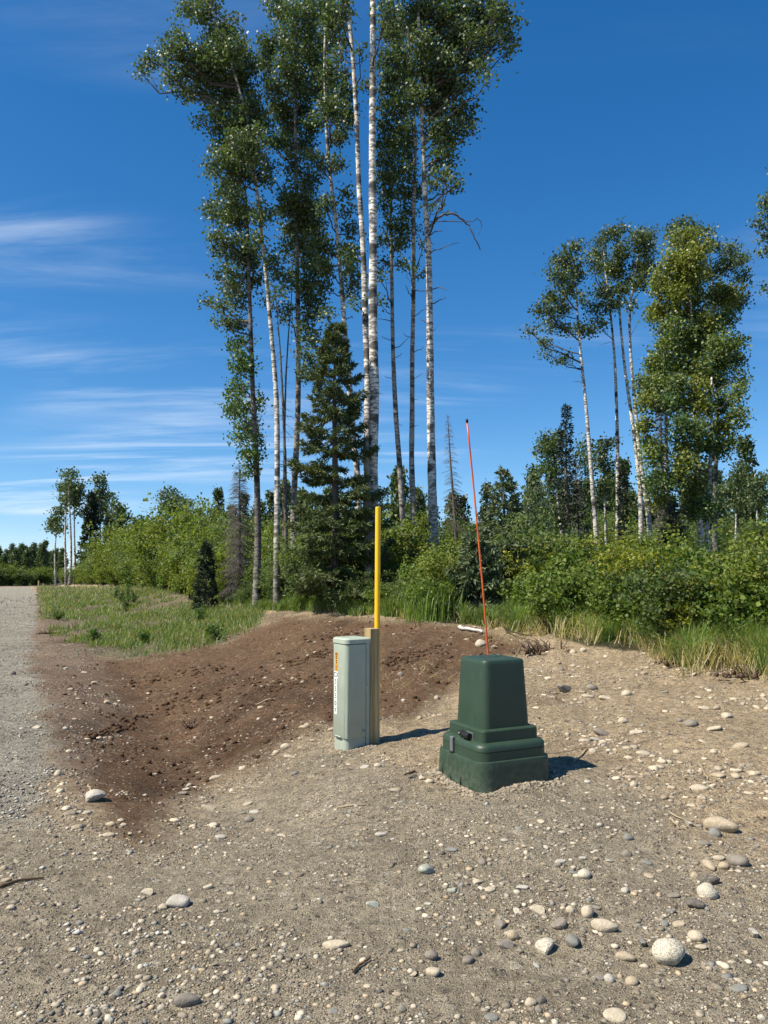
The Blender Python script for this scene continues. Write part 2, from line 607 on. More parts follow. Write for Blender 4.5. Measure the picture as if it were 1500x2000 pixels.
def ground_zone(x, y, z):
    px, py = project(x, y, z)
    seen = np.isfinite(px) & (y > 1.2)
    v = 0.91 * x + 0.415 * y
    px = np.where(seen, px, 750 + 900 * np.sign(v)); py = np.where(seen, py, 3000)
    wob = (fbm(x / 0.5, y / 0.5, 41, 3) - 0.5)
    soft = np.clip((py - 1110) / 380, 0.06, 1.6)
    px = px + wob * 90 * soft; py = py + (fbm(x / 0.5, y / 0.5, 47, 3) - 0.5) * 70 * soft

    def m(P, w):
        return ss(-w, w, poly_sd(px, py, P) / soft)
    c = np.broadcast_to(C_TAN, x.shape + (3,)).copy()
    zone = {}

    def lay(name, P, colr, w, strength=1.0):
        nonlocal c
        k = m(P, w)[..., None] * strength
        zone[name] = k[..., 0]
        c = c * (1 - k) + colr * k
    lay('grey', P_GREY, C_GREY, 55)
    lay('brown', P_BROWN, C_BROWN, 40)
    lay('straw', P_STRAW, C_STRAW, 14)
    lay('pink', P_PINK, C_PINK, 30, 0.8)
    px = px + (fbm(x / 0.16, y / 0.35, 57, 3) - 0.5) * 110 * soft
    lay('road', P_ROAD, C_ROAD, 34)
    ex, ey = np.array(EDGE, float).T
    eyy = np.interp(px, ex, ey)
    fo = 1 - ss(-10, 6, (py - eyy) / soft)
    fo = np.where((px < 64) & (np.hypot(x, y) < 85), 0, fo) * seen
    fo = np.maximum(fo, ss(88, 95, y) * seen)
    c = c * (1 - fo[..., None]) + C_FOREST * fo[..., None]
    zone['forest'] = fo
    behind = ~seen
    c[behind] = np.where((v[behind] < 0)[:, None], C_ROAD, C_GREY)
    # pale sandy streak on the far mound and damp patches in the stony dirt
    wet = np.clip((fbm(x / 0.8, y / 1.6, 61, 3) - 0.60) * 6, 0, 1) * (1 - zone['road']) * (1 - zone['grey'] * 0.6)
    c = c * (1 - 0.42 * wet[..., None] * np.array([1.0, 1.05, 1.1]))
    return c, zone


th = np.concatenate([np.linspace(-180, -52, 40, endpoint=False), np.linspace(-52, -29, 60, endpoint=False), np.linspace(-29, 29, 380, endpoint=False),
                     np.linspace(29, 52, 50, endpoint=False), np.linspace(52, 180, 40, endpoint=False)])
rr_ = np.concatenate([np.exp(np.linspace(math.log(0.25), math.log(2.4), 30, endpoint=False)),
                      np.exp(np.linspace(math.log(2.4), math.log(22), 360, endpoint=False)),
                      np.exp(np.linspace(math.log(22), math.log(900), 90))])
TH, RR = np.meshgrid(np.radians(th), rr_)
gx, gy = RR * np.sin(TH), RR * np.cos(TH)
gz = height(gx, gy)
gc, _ = ground_zone(gx.ravel(), gy.ravel(), gz.ravel())
nr, nth = gx.shape
i_, j_ = np.meshgrid(np.arange(nr - 1), np.arange(nth), indexing='ij')
k_ = (j_ + 1) % nth
gf = np.stack([i_ * nth + j_, i_ * nth + k_, (i_ + 1) * nth + k_, (i_ + 1) * nth + j_], -1).reshape(-1, 4)[:, ::-1]
gzone = _['road'].reshape(-1)
is_road = (gzone[gf].mean(1) > 0.5) & (RR.ravel()[gf].max(1) > 2.0) & (gy.ravel()[gf].max(1) < 92)
gv = np.stack([gx, gy, gz], -1).reshape(-1, 3)


def sub_sheet(name, mask, extra=None):
    f = gf[mask]
    idx, inv = np.unique(f, return_inverse=True)
    b_ = MB()
    b_.add(gv[idx], inv.reshape(-1, 4), gc[idx])
    if extra is not None:
        b_.add(*extra)
    return tag(link(name, b_.mesh(name, M_GROUND, True)), kind='structure')


# the patch under the viewer closes the sheet
foot = (np.concatenate([[[0, 0, float(height(0.0, 0.0))]], gv[:nth]]),
        np.stack([np.zeros(nth, int), 1 + (np.arange(nth) + 1) % nth, 1 + np.arange(nth)], -1), C_GREY)
sub_sheet('ground', ~is_road, foot)
sub_sheet('road', is_road)

# ------------------------------------------------------------------ tree builders
G_POP = (0.082, 0.116, 0.044)
G_POP2 = (0.082, 0.110, 0.036)
G_BIRCH = (0.170, 0.190, 0.036)
G_BRIGHT = (0.085, 0.135, 0.035)
B_WHITE = np.array((0.70, 0.665, 0.60))
B_GREY = np.array((0.27, 0.25, 0.225))
B_DARK = np.array((0.15, 0.135, 0.12))


def nearest_on(P, z):
    zs = P[:, 2]
    z = float(np.clip(z, zs.min(), zs.max()))
    o = np.argsort(zs)
    return np.array([np.interp(z, zs[o], P[o, k]) for k in range(3)])


def broadleaf(name, label, Y, trunks, blobs, r0, r1, col=G_POP, leaf=0.075, bark=(B_WHITE, B_GREY), cat='tree', group=None,
              dens=1.0, per=34, clump=0.20, stubs=(), depth=1.15, weep=0.0, base_z=None, sparse_from=None, sides=10):
    """a tree traced by its trunk (photo pixels at distance Y) and by the leaf masses it carries"""
    tp = np.array([at(px, py, Y) for px, py in trunks])
    low = tp[np.argmin(tp[:, 2])]
    gzb = float(height(low[0], low[1]))
    if low[2] > gzb - 0.05:
        tp = np.concatenate([tp, [[low[0] + rng.normal() * 0.03, low[1], gzb - 0.12]]])
    else:
        tp[np.argmin(tp[:, 2]), 2] = gzb - 0.12
    tp = tp[np.argsort(tp[:, 2])]
    # dense smooth centre line
    zz = tp[:, 2]
    n = max(8, int((zz[-1] - zz[0]) / 0.3))
    zi = np.linspace(zz[0], zz[-1], n)
    P = np.stack([np.interp(zi, zz, tp[:, k]) for k in range(2)] + [zi], 1)
    for _ in range(3):
        P[1:-1, :2] = 0.25 * P[:-2, :2] + 0.5 * P[1:-1, :2] + 0.25 * P[2:, :2]
    P[:, 1] += 0.25 * np.sin(zi * 0.33 + rng.random() * 6) * ss(zz[0], zz[0] + 3, zi)
    t = (zi - zz[0]) / (zz[-1] - zz[0])
    R = r0 + (r1 - r0) * t ** 0.9
    R = R * (1 + 0.35 * np.exp(-t * 30)) * (1 + 0.07 * (rng.random(n) - 0.5))
    root = empty(name, (P[0, 0], P[0, 1], gzb))
    org = np.array([P[0, 0], P[0, 1], gzb])
    tb = MB()
    bark_c = bark[1][None, :] + (bark[0] - bark[1])[None, :] * ss(0.02, 0.22, t)[:, None]
    tube(tb, P - org, R, sides, bark_c, True, 0.10)
    cb = MB()
    sc = F / Y
    for bl in blobs:
        cx_, cy_, rx, ry = bl[:4]
        bc = bl[4] if len(bl) > 4 else col
        yo = rng.normal() * 0.45 * depth
        c3 = at(cx_, cy_, Y + yo)
        ax = np.array([rx / sc, max(rx, ry) / sc * depth, ry / sc])
        # limb
        hd = math.hypot(c3[0] - P[0, 0], 0) + 0.3
        a3 = nearest_on(P, min(c3[2] - 0.45 * np.hypot(*(c3[:2] - nearest_on(P, c3[2])[:2])) - 0.1, zi[-1] - 0.2))
        dist = np.linalg.norm(c3 - a3)
        mid = (a3 + c3) / 2 + np.array([0, 0, -0.12 * dist]) + rng.normal(size=3) * 0.06 * dist
        L = bez(a3, mid, c3, 6)
        L[1:-1] += rng.normal(size=(4, 3)) * 0.03 * dist
        lr = min(0.045, 0.012 + 0.012 * dist)
        tube(tb, L - org, np.linspace(lr, 0.008, 6), 5, B_DARK * 0.8, False)
        ncl = max(2, int(dens * rx * ry / sc ** 2 / clump ** 2 * 8.4))
        d = rng.normal(size=(ncl, 3)); d = unit(d) * (rng.random((ncl, 1)) ** 0.42)
        cc = c3 + d * ax
        for k in range(min(ncl, 14)):
            s0 = L[rng.integers(2, 6)]
            e = cc[k]
            tw = np.array([s0, (s0 + e) / 2 + rng.normal(size=3) * 0.05, e])
            tube(tb, tw - org, [0.008, 0.006, 0.004], 3, B_DARK * 0.8, False)
        nl = ncl * per
        idx = np.repeat(np.arange(ncl), per)
        q = rng.normal(size=(nl, 3)) * clump * np.array([0.62, 0.62, 0.45])
        if weep:
            q[:, 2] -= weep * np.abs(rng.normal(size=nl)) * clump * 2
        pos = cc[idx] + q
        ct = (0.8 + 0.4 * rng.random((ncl, 1)))[idx]
        leaves(cb, pos - org, leaf, leafcol(nl, bc, 0.22) * ct, 0.35, 0.85)
    link('trunk', tb.mesh(name + '_trunk', M_BARK, True), root)
    if cb.n:
        link('crown', cb.mesh(name + '_crown', M_LEAF), root)
    for pts, r in stubs:
        sb = MB()
        q = np.array([at(px, py, Y) for px, py in pts])
        tr = nearest_on(P, q[0][2])
        q[:, 1] += tr[1] - Y + np.linspace(0, 1, len(q)) * rng.normal() * 0.3
        q[0] = tr
        m = len(q)
        qq = np.stack([np.interp(np.linspace(0, m - 1, m * 3), np.arange(m), q[:, k]) for k in range(3)], 1)
        qq[1:-1] += rng.normal(size=(len(qq) - 2, 3)) * 0.012
        tube(sb, qq - org, np.linspace(r, r * 0.35, len(qq)), 5, B_DARK * 0.7, True)
        link('dead_branch', sb.mesh('dead_branch', M_TWIG, True), root)
    return tag(root, label, cat, group)


def needle_spray(cb, base, tip, n, ln, wd, col):
    """short flat needle tufts along a twig"""
    t = rng.random((n, 1)) ** 0.8
    p = base + (tip - base) * t
    ax = unit((tip - base)[None, :] * np.ones((n, 1)))
    d = unit(ax * 0.9 + rng.normal(size=(n, 3)) * 0.55)
    sd = unit(np.cross(d, rng.normal(size=(n, 3))))
    l = ln * (0.6 + 0.8 * rng.random((n, 1)))
    V = np.stack([p, p + d * l * 0.5 + sd * wd, p + d * l, p + d * l * 0.5 - sd * wd], 1).reshape(-1, 3)
    f = np.arange(n)[:, None] * 4 + np.array([[0, 1, 2, 3]])
    cb.add(V, f, np.repeat(leafcol(n, col, 0.3, 0.1), 4, 0))


def spruce_parts(h, rad, col, whorl=0.24, nb=7, tw=8, nd=12, ln=0.10, wd=0.017, dead=False, power=0.8, skirt=0.12, trunk_r=None, lean=0.0, twig_col=(0.10, 0.085, 0.07), gap=0.0):
    tb, bb, cb = MB(), MB(), MB()
    n = 14
    zi = np.linspace(-0.1, h, n)
    P = np.stack([lean * (zi / h) ** 1.5 + 0.02 * np.sin(zi), 0 * zi, zi], 1)
    r0 = trunk_r or 0.016 * h + 0.02
    tube(tb, P, np.linspace(r0, 0.012, n), 8, np.array((0.13, 0.11, 0.095)), True, 0.1)
    z = h * skirt
    while z < h - 0.05:
        f = (h - z) / (h * (1 - skirt))
        L0 = rad * f ** power + 0.04
        k = max(3, int(nb * (0.5 + 0.5 * f) + rng.random()))
        a0 = rng.random() * 6.28
        for b in range(k):
            if rng.random() < gap:
                continue
            a = a0 + b * 6.283 / k + rng.normal() * 0.25
            L = L0 * (0.62 + 0.55 * rng.random())
            dirv = np.array([math.cos(a), math.sin(a), 0])
            s = np.array([np.interp(z, zi, P[:, 0]), 0, z + rng.normal() * 0.05])
            up = 0.35 * (1 - f) - 0.25 * f
            e = s + dirv * L + np.array([0, 0, L * up + 0.06])
            m = s + dirv * L * 0.55 + np.array([0, 0, L * (up * 0.5 - (0.22 if not dead else 0.05))])
            if dead:
                e[2] -= L * 0.45
            B = bez(s, m, e, 6)
            tube(bb, B, np.linspace(0.006 + 0.006 * L, 0.003, 6), 3, np.array(twig_col), False)
            nt_ = max(3, int(tw * (0.4 + L / max(rad, 0.1))))
            for q in range(nt_):
                t = 0.18 + 0.82 * (q + rng.random()) / nt_
                p0 = B[int(t * 5)] + (B[min(5, int(t * 5) + 1)] - B[int(t * 5)]) * (t * 5 - int(t * 5))
                side = np.cross(dirv, [0, 0, 1]) * (1 if q % 2 else -1)
                tl = L * 0.42 * (1.15 - t) + 0.07
                p1 = p0 + (side * 0.8 + dirv * 0.65 + np.array([0, 0, -0.22 + 0.15 * rng.normal()])) * tl
                if dead:
                    p1[2] -= tl * 0.4
                    tube(bb, [p0, p1], [0.004, 0.002], 3, np.array(twig_col) * 1.2, False)
                else:
                    needle_spray(cb, p0, p1, int(nd * (0.6 + tl * 2)), ln, wd, col)
            if not dead:
                needle_spray(cb, B[2], B[5], nd, ln, wd, col)
        z += whorl * (0.75 + 0.5 * rng.random()) * (0.55 + 0.45 * f)
    if not dead:
        needle_spray(cb, np.array([lean, 0, h - 0.3]), np.array([lean, 0, h + 0.05]), nd * 3, ln * 0.8, wd, col)
    return tb, bb, cb


def spruce(name, label, px, py_top, py_base, Y, half_px, col, group=None, rz=None, **kw):
    b = at(px, py_base, Y)
    gz0 = float(height(b[0], b[1]))
    top = at(px, py_top, Y)
    h = float(top[2] - gz0)
    root = empty(name, (b[0], b[1], gz0))
    tb, bb, cb = spruce_parts(h, half_px * Y / F, col, **kw)
    link('trunk', tb.mesh(name + '_trunk', M_TWIG, True), root)
    tag(link('boughs', bb.mesh(name + '_boughs', M_TWIG, True), root), kind='stuff')
    if cb.n:
        link('crown', cb.mesh(name + '_crown', M_NEEDLE), root)
    return tag(root, label, 'tree', group)


# ------------------------------------------------------------------ the tall stand of poplars in the middle
B_TREE = [(370, 18, 22, 20), (406, 24, 28, 20), (418, 60, 25, 22), (445, 69, 28, 22), (457, 45, 8, 10), (349, 69, 16, 14), (340, 99, 34, 22), (295, 120, 18, 14),
          (274, 141, 16, 7), (334, 150, 25, 14), (376, 135, 35, 30), (415, 120, 45, 40), (454, 99, 35, 30), (478, 135, 30, 40), (370, 180, 25, 14), (418, 180, 45, 30),
          (466, 180, 40, 40), (388, 237, 12, 12), (418, 222, 16, 20), (454, 240, 45, 35), (496, 228, 35, 40), (442, 285, 30, 25), (484, 285, 45, 35), (436, 324, 32, 30),
          (478, 330, 35, 30), (520, 351, 18, 12), (514, 417, 25, 18), (533, 516, 18, 18), (548, 538, 12, 10), (538, 568, 12, 10), (518, 587, 10, 8), (395, -10, 30, 20), (505, 470, 16, 14)]
broadleaf('poplar_tree', 'poplar with curving white trunk and wide dark crown reaching out over the road side', 18.5,
          [(541, 1143), (541, 1003), (540, 877), (538, 770), (525, 622), (518, 536), (505, 420), (494, 300), (476, 200), (440, 90), (405, 0)], B_TREE, 0.085, 0.02, stubs=[([(540, 500), (552, 488)], 0.01)])
A_TREE = [(442, 369, 30, 18), (460, 405, 35, 22), (412, 411, 16, 14), (417, 412, 18, 12), (454, 425, 35, 28), (429, 467, 22, 18), (437, 494, 18, 14), (474, 481, 28, 25),
          (484, 516, 28, 22), (447, 528, 14, 10), (424, 538, 12, 8), (454, 558, 25, 16), (486, 548, 22, 18), (429, 592, 20, 9), (461, 587, 22, 16), (402, 590, 8, 4),
          (434, 627, 16, 9), (464, 627, 20, 14), (454, 649, 14, 8)]
A_LOW = [(479, 666, 14, 10), (459, 676, 12, 12), (471, 696, 18, 16), (464, 723, 16, 14), (484, 721, 14, 14), (474, 753, 22, 16), (454, 770, 10, 8), (466, 787, 18, 14),
         (458, 801, 18, 16), (481, 834, 22, 20), (463, 859, 12, 12), (484, 892, 20, 18), (489, 922, 14, 12), (500, 800, 10, 30), (500, 860, 10, 30)]
broadleaf('poplar_tree', 'dark-trunked poplar with bright green sprouts all down its stem', 19.5,
          [(503, 1041), (501, 902), (496, 775), (492, 622), (486, 437), (480, 370)], A_TREE + [b + (G_BRIGHT,) for b in A_LOW], 0.10, 0.03, bark=(B_DARK * 1.3, B_GREY * 1.1))
C_TREE = [(550, 18, 35, 22), (580, 45, 45, 30), (625, 18, 35, 25), (535, 78, 25, 16), (580, 90, 40, 25), (520, 99, 18, 18), (625, 84, 25, 20), (520, 129, 18, 20),
          (565, 132, 35, 25), (610, 126, 30, 25), (535, 168, 25, 20), (580, 168, 30, 25), (550, 210, 35, 25), (595, 204, 30, 25), (565, 246, 30, 25), (610, 249, 22, 20),
          (535, 285, 20, 16), (565, 285, 22, 18), (595, 285, 20, 18), (526, 330, 14, 14), (574, 324, 22, 14), (565, 378, 25, 16), (604, 360, 25, 22), (559, 405, 20, 16),
          (604, 405, 30, 22), (586, 435, 35, 18), (590, 415, 45, 20), (572, 449, 30, 16), (614, 457, 30, 20), (558, 481, 14, 12), (590, 479, 30, 18), (602, 511, 28, 20),
          (614, 538, 30, 16), (567, 546, 16, 14), (558, 558, 8, 8), (602, 560, 25, 16), (607, 587, 25, 16), (560, 605, 12, 12), (609, 615, 22, 16), (553, 622, 10, 10)]
broadleaf('poplar_tree', 'poplar with straight grey trunk rising behind the big spruce, dense narrow crown', 20.5,
          [(572, 1050), (572, 953), (577, 872), (581, 775), (582, 647), (581, 548), (581, 375), (578, 200), (572, 0)], C_TREE, 0.10, 0.025, bark=(B_GREY * 1.25, B_GREY))
D_TREE = [(655, 45, 25, 30), (664, 80, 20, 14), (646, 144, 30, 20), (625, 168, 35, 30), (670, 180, 18, 18), (640, 216, 35, 25), (676, 228, 20, 30), (664, 270, 20, 18), (604, 300, 12, 12),
          (625, 324, 22, 18), (655, 324, 16, 14), (634, 399, 16, 16), (676, 378, 10, 14), (682, 414, 12, 10), (688, 449, 14, 18), (676, 486, 14, 16), (627, 486, 28, 20), (634, 518, 20, 18),
          (683, 511, 14, 18), (691, 538, 14, 16), (632, 558, 14, 14), (686, 568, 14, 10), (632, 610, 14, 10), (602, 642, 18, 12), (602, 666, 12, 18), (602, 696, 14, 20), (597, 728, 14, 18), (692, 549, 12, 10), (687, 497, 10, 20)]
broadleaf('poplar_tree', 'leaning poplar whose pale trunk runs down behind the big spruce', 19.0,
          [(708, 1143), (701, 1041), (699, 927), (686, 826), (682, 745), (673, 647), (664, 523), (654, 412), (643, 330), (637, 246), (634, 120), (640, 20)], D_TREE, 0.095, 0.025, bark=(B_WHITE * 0.92, B_GREY),
          stubs=[([(672, 620), (684, 606), (688, 602)], 0.014), ([(655, 330), (668, 318), (676, 308)], 0.01)])
broadleaf('poplar_tree', 'slim white poplar standing close against the thickest white trunk', 17.6,
          [(716, 1150), (718, 826), (719, 745), (714, 647), (712, 548), (706, 425), (701, 373), (697, 253), (693, 160), (687, 80), (679, 0), (672, -140)],
          [(690, -60, 45, 30), (650, -50, 40, 30), (665, 20, 18, 18), (700, -110, 40, 30), (655, 110, 14, 12), (705, 95, 10, 8), (676, 150, 12, 10), (660, 30, 16, 14), (694, 592, 8, 8)], 0.095, 0.04, bark=(B_WHITE, B_DARK),
          stubs=[([(690, 85), (678, 84), (664, 86), (652, 92)], 0.014), ([(694, 112), (706, 104), (720, 92)], 0.014), ([(692, 118), (676, 117), (660, 121)], 0.012), ([(684, 14), (694, 10), (706, 14)], 0.012),
                 ([(717, 655), (708, 664), (704, 660)], 0.008), ([(719, 700), (708, 698)], 0.008)])
broadleaf('poplar_tree', 'thickest white poplar trunk, tall and bare, behind the yellow marker post', 17.0,
          [(729, 1150), (729, 978), (728, 877), (732, 775), (733, 795), (730, 696), (728, 597), (729, 474), (727, 347), (727, 240), (728, 107), (728, 0), (730, -140)],
          [(760, -70, 45, 35), (720, -110, 45, 30), (757, 27, 22, 25), (762, 67, 18, 25), (743, 208, 8, 14), (741, 545, 5, 8), (740, 590, 5, 8), (712, 165, 8, 8)], 0.125, 0.06, bark=(B_WHITE * 1.12, B_GREY * 1.1),
          stubs=[([(736, 620), (744, 618)], 0.006), ([(740, 770), (748, 767)], 0.008)])
H_TREE = [(783, 53, 28, 30), (757, 112, 20, 20), (778, 101, 22, 22), (765, 149, 22, 22), (794, 133, 25, 25), (751, 176, 16, 20), (783, 176, 25, 22), (765, 213, 20, 16), (794, 219, 25, 20),
          (789, 253, 25, 18), (802, 277, 14, 14), (789, 309, 22, 16), (799, 336, 18, 16), (794, 379, 22, 16), (815, 373, 12, 16), (799, 411, 16, 12), (815, 448, 6, 10), (786, 514, 12, 8), (797, 521, 10, 6), (821, 533, 9, 7), (826, 481, 6, 6)]
broadleaf('poplar_tree', 'middle one of three thin bare-stemmed poplars, darker trunk with many dead stubs', 20.0,
          [(811, 1097), (809, 1008), (804, 907), (806, 793), (805, 709), (807, 615), (808, 521), (807, 427), (811, 293), (805, 180), (795, 60)], H_TREE, 0.085, 0.03, bark=(B_GREY * 1.5, B_DARK),
          stubs=[([(803, 582), (796, 572), (791, 566)], 0.016), ([(814, 568), (826, 563), (832, 558)], 0.014), ([(801, 660), (793, 652), (788, 645)], 0.012), ([(812, 687), (822, 679), (829, 673)], 0.012),
                 ([(811, 618), (822, 608), (832, 604)], 0.012), ([(811, 740), (818, 734), (823, 730)], 0.01), ([(811, 780), (816, 778)], 0.01), ([(811, 830), (818, 828)], 0.01)])
G_TREE = [(757, 253, 20, 18), (746, 283, 12, 16), (773, 283, 25, 18), (757, 315, 22, 18), (749, 352, 14, 18), (775, 347, 22, 16), (762, 379, 18, 14), (751, 405, 14, 12), (757, 440, 20, 14),
          (781, 437, 18, 12), (746, 469, 14, 12), (783, 464, 16, 12), (783, 474, 16, 12), (750, 512, 10, 8), (743, 535, 6, 6)]
broadleaf('poplar_tree', 'thin poplar bending toward the yellow marker post, dark banded trunk', 20.5,
          [(788, 1059), (786, 1008), (780, 907), (775, 845), (770, 756), (767, 662), (766, 591), (765, 497), (763, 427), (765, 330), (768, 240)], G_TREE, 0.088, 0.03, bark=(B_GREY * 1.5, B_DARK),
          stubs=[([(761, 614), (752, 604), (744, 594)], 0.016), ([(761, 624), (749, 624), (737, 625)], 0.014), ([(762, 664), (752, 659), (744, 654)], 0.012), ([(774, 681), (786, 673), (797, 666)], 0.015), ([(775, 699), (782, 692), (786, 688)], 0.012),
                 ([(763, 740), (756, 736), (751, 732)], 0.01), ([(780, 826), (787, 824)], 0.01), ([(756, 545), (753, 548)], 0.012)])
I_TREE = [(815, 16, 28, 18), (850, 21, 32, 22), (885, 27, 28, 20), (917, 16, 20, 16), (949, 16, 28, 16), (975, 24, 22, 18), (1005, 45, 10, 14), (821, 43, 22, 20), (863, 53, 32, 25), (898, 59, 28, 25),
          (933, 45, 28, 20), (965, 48, 25, 20), (991, 72, 18, 16), (821, 88, 28, 25), (858, 93, 32, 25), (895, 85, 28, 22), (930, 80, 25, 18), (957, 85, 22, 14), (994, 96, 8, 8), (837, 125, 35, 25),
          (874, 128, 30, 22), (911, 117, 25, 18), (938, 112, 16, 12), (943, 133, 10, 14), (927, 136, 14, 10), (951, 157, 7, 5), (831, 160, 35, 22), (869, 160, 30, 22), (901, 165, 16, 14), (821, 192, 30, 20),
          (858, 192, 28, 18), (885, 176, 20, 14), (906, 173, 10, 10), (914, 208, 12, 14), (890, 221, 22, 16), (858, 221, 25, 18), (911, 235, 16, 16), (885, 248, 25, 18), (853, 253, 22, 16), (922, 251, 6, 5),
          (863, 277, 22, 16), (885, 272, 14, 10), (858, 299, 20, 12), (879, 301, 10, 8), (853, 328, 14, 14), (879, 323, 14, 10), (869, 352, 20, 12), (895, 349, 6, 6), (853, 363, 12, 10), (887, 365, 6, 6), (847, 400, 5, 5),
          (870, -30, 60, 25), (930, -25, 40, 22), (815, -40, 35, 30)]
broadleaf('poplar_tree', 'poplar with a long arched dead branch below its heavy spreading crown', 17.5,
          [(852, 1140), (849, 1110), (845, 1008), (843, 907), (841, 793), (841, 732), (840, 615), (839, 474), (833, 415), (831, 373), (826, 267), (823, 160), (818, 60), (812, -60)], I_TREE, 0.12, 0.03, bark=(B_WHITE, B_GREY * 1.15),
          stubs=[([(842, 440), (850, 424), (862, 410), (878, 406), (894, 408), (908, 418), (920, 428), (930, 450), (942, 474)], 0.036), ([(845, 452), (856, 444), (867, 440)], 0.018), ([(846, 486), (862, 478), (878, 473), (898, 470)], 0.014),
                 ([(846, 557), (860, 558), (874, 566)], 0.016), ([(847, 588), (858, 576), (875, 565)], 0.018), ([(833, 625), (826, 618), (818, 612)], 0.014), ([(833, 487), (824, 477), (817, 468)], 0.012), ([(846, 643), (854, 640)], 0.008),
                 ([(918, 424), (928, 424), (934, 418), (942, 434), (936, 455)], 0.013), ([(892, 409), (896, 398), (893, 384)], 0.008)])

# snags, thin dead stems
def snag(name, label, Y, pts, r0, r1, col, twigs=0, tl=0.5):
    q = np.array([at(px, py, Y) for px, py in pts]); q = q[np.argsort(q[:, 2])]
    g0 = float(height(q[0, 0], q[0, 1])); q[0, 2] = g0 - 0.1
    org = np.array([q[0, 0], q[0, 1], g0])
    m = max(10, int((q[-1, 2] - q[0, 2]) / 0.18))
    zi = np.linspace(q[0, 2], q[-1, 2], m)
    P = np.stack([np.interp(zi, q[:, 2], q[:, k]) for k in range(2)] + [zi], 1)
    mb_ = MB()
    tube(mb_, P - org, np.linspace(r0, r1, m) * (1 + 0.12 * (rng.random(m) - 0.5)), 9, np.array(col), True, 0.22)
    if not twigs:   # splintered top
        for k in range(5):
            a = k * 1.3
            s0 = P[-1] + np.array([math.cos(a), math.sin(a), 0]) * r1 * 0.6
            tube(mb_, np.array([s0, s0 + [0.01, 0, 0.08 + 0.12 * rng.random()]]) - org, [r1 * 0.35, 0.004], 4, np.array(col), True)
    root = empty(name, org)
    link('trunk', mb_.mesh('snag_trunk', M_SNAG, True), root)
    if twigs:
        tb_ = MB()
        for k in range(twigs):
            s0 = P[rng.integers(m // 4, m)]
            a = rng.random() * 6.28
            L = tl * (0.3 + rng.random()) * (1.2 - (s0[2] - q[0, 2]) / (q[-1, 2] - q[0, 2]) * 0.8)
            e = s0 + np.array([math.cos(a) * L, math.sin(a) * L, -0.15 * L + 0.1 * rng.normal()])
            tube(tb_, bez(s0, (s0 + e) / 2 + [0, 0, 0.1 * L], e, 4) - org, np.linspace(0.008, 0.003, 4), 3, np.array(col) * 0.7, False)
            for w in range(3):
                b_ = s0 + (e - s0) * rng.random()
                tube(tb_, np.array([b_, b_ + rng.normal(size=3) * 0.12 * L + [0, 0, -0.1 * L]]) - org, [0.004, 0.002], 3, np.array(col) * 0.8, False)
        tag(link('dead_twigs', tb_.mesh('dead_twigs', M_TWIG, True), root), kind='stuff')
    return tag(root, label, 'dead tree')


snag('dead_snag', 'broken grey snag without bark leaning on the thickest white poplar', 16.6, [(722, 1155), (719, 1000), (716, 900), (714, 860)], 0.105, 0.062, (0.26, 0.245, 0.22))
snag('dead_spruce', 'thin dark dead stem beside the curving white poplar', 19.2, [(562, 1000), (557, 902), (553, 795), (548, 696), (540, 597), (537, 560)], 0.06, 0.012, (0.13, 0.115, 0.10), 60, 0.5)
snag('dead_spruce', 'crooked leaning dead stem with a few green shoots behind the curving white poplar', 20.0, [(556, 1000), (556, 830), (558, 745), (563, 659), (570, 573)], 0.05, 0.012, (0.12, 0.11, 0.09), 20, 0.3)

# ------------------------------------------------------------------ spruces
S_DARK = (0.024, 0.036, 0.019)
S_MID = (0.088, 0.112, 0.038)
S_BLUE = (0.105, 0.135, 0.066)
spruce('spruce_tree', 'broad dark green spruce growing in the middle of the poplar stand', 653, 636, 1165, 16.4, 108, S_MID, whorl=0.34, nb=9, tw=16, nd=30, skirt=0.06, power=0.62, ln=0.10, wd=0.013, gap=0.12)
spruce('spruce_tree', 'young grey-green spruce behind the orange rod, tallest of the young spruces', 985, 925, 1190, 16.0, 62, S_BLUE, whorl=0.2, nb=7, tw=9, nd=15, power=0.75, gap=0.15)
spruce('spruce_tree', 'bushy low spruce in front of the young grey-green spruce', 930, 1045, 1225, 13.6, 62, S_BLUE, whorl=0.15, nb=8, tw=9, nd=15, power=0.6, skirt=0.02)
spruce('spruce_tree', 'low wide spruce beneath the young grey-green spruce', 1000, 1060, 1215, 14.4, 62, S_BLUE, whorl=0.15, nb=8, tw=9, nd=15, power=0.6, skirt=0.02)
spruce('spruce_tree', 'small dark spruce at the edge of the sparse grass', 400, 1062, 1172, 22.0, 24, S_DARK, whorl=0.16, nb=7, tw=6, nd=10, skirt=0.04)
spruce('spruce_tree', 'slim dark spruce spire standing before a round leafy tree', 1109, 793, 1050, 31.0, 30, S_DARK, whorl=0.34, nb=6, tw=6, nd=9, ln=0.15, wd=0.025, power=0.7, gap=0.15)
spruce('spruce_tree', 'dark spruce under the tall yellowish birch', 1312, 985, 1085, 24.0, 38, S_DARK, whorl=0.2, nb=7, tw=6, nd=10, ln=0.13, wd=0.022)
spruce('spruce_tree', 'small spruce spire behind the middle thin poplar', 819, 975, 1080, 26.0, 16, S_DARK, whorl=0.26, nb=6, tw=5, nd=8, ln=0.13, wd=0.022)
spruce('spruce_tree', 'narrow dark spruce between the two white birch-like stems', 1219, 915, 1060, 33.0, 16, S_DARK, whorl=0.3, nb=6, tw=5, nd=8, ln=0.15, wd=0.025)
spruce('spruce_tree', 'tall dark spruce in the clump near the road bend', 174, 962, 1118, 75.0, 24, S_DARK, whorl=0.5, nb=7, tw=6, nd=9, ln=0.32, wd=0.06, power=0.6, skirt=0.03)
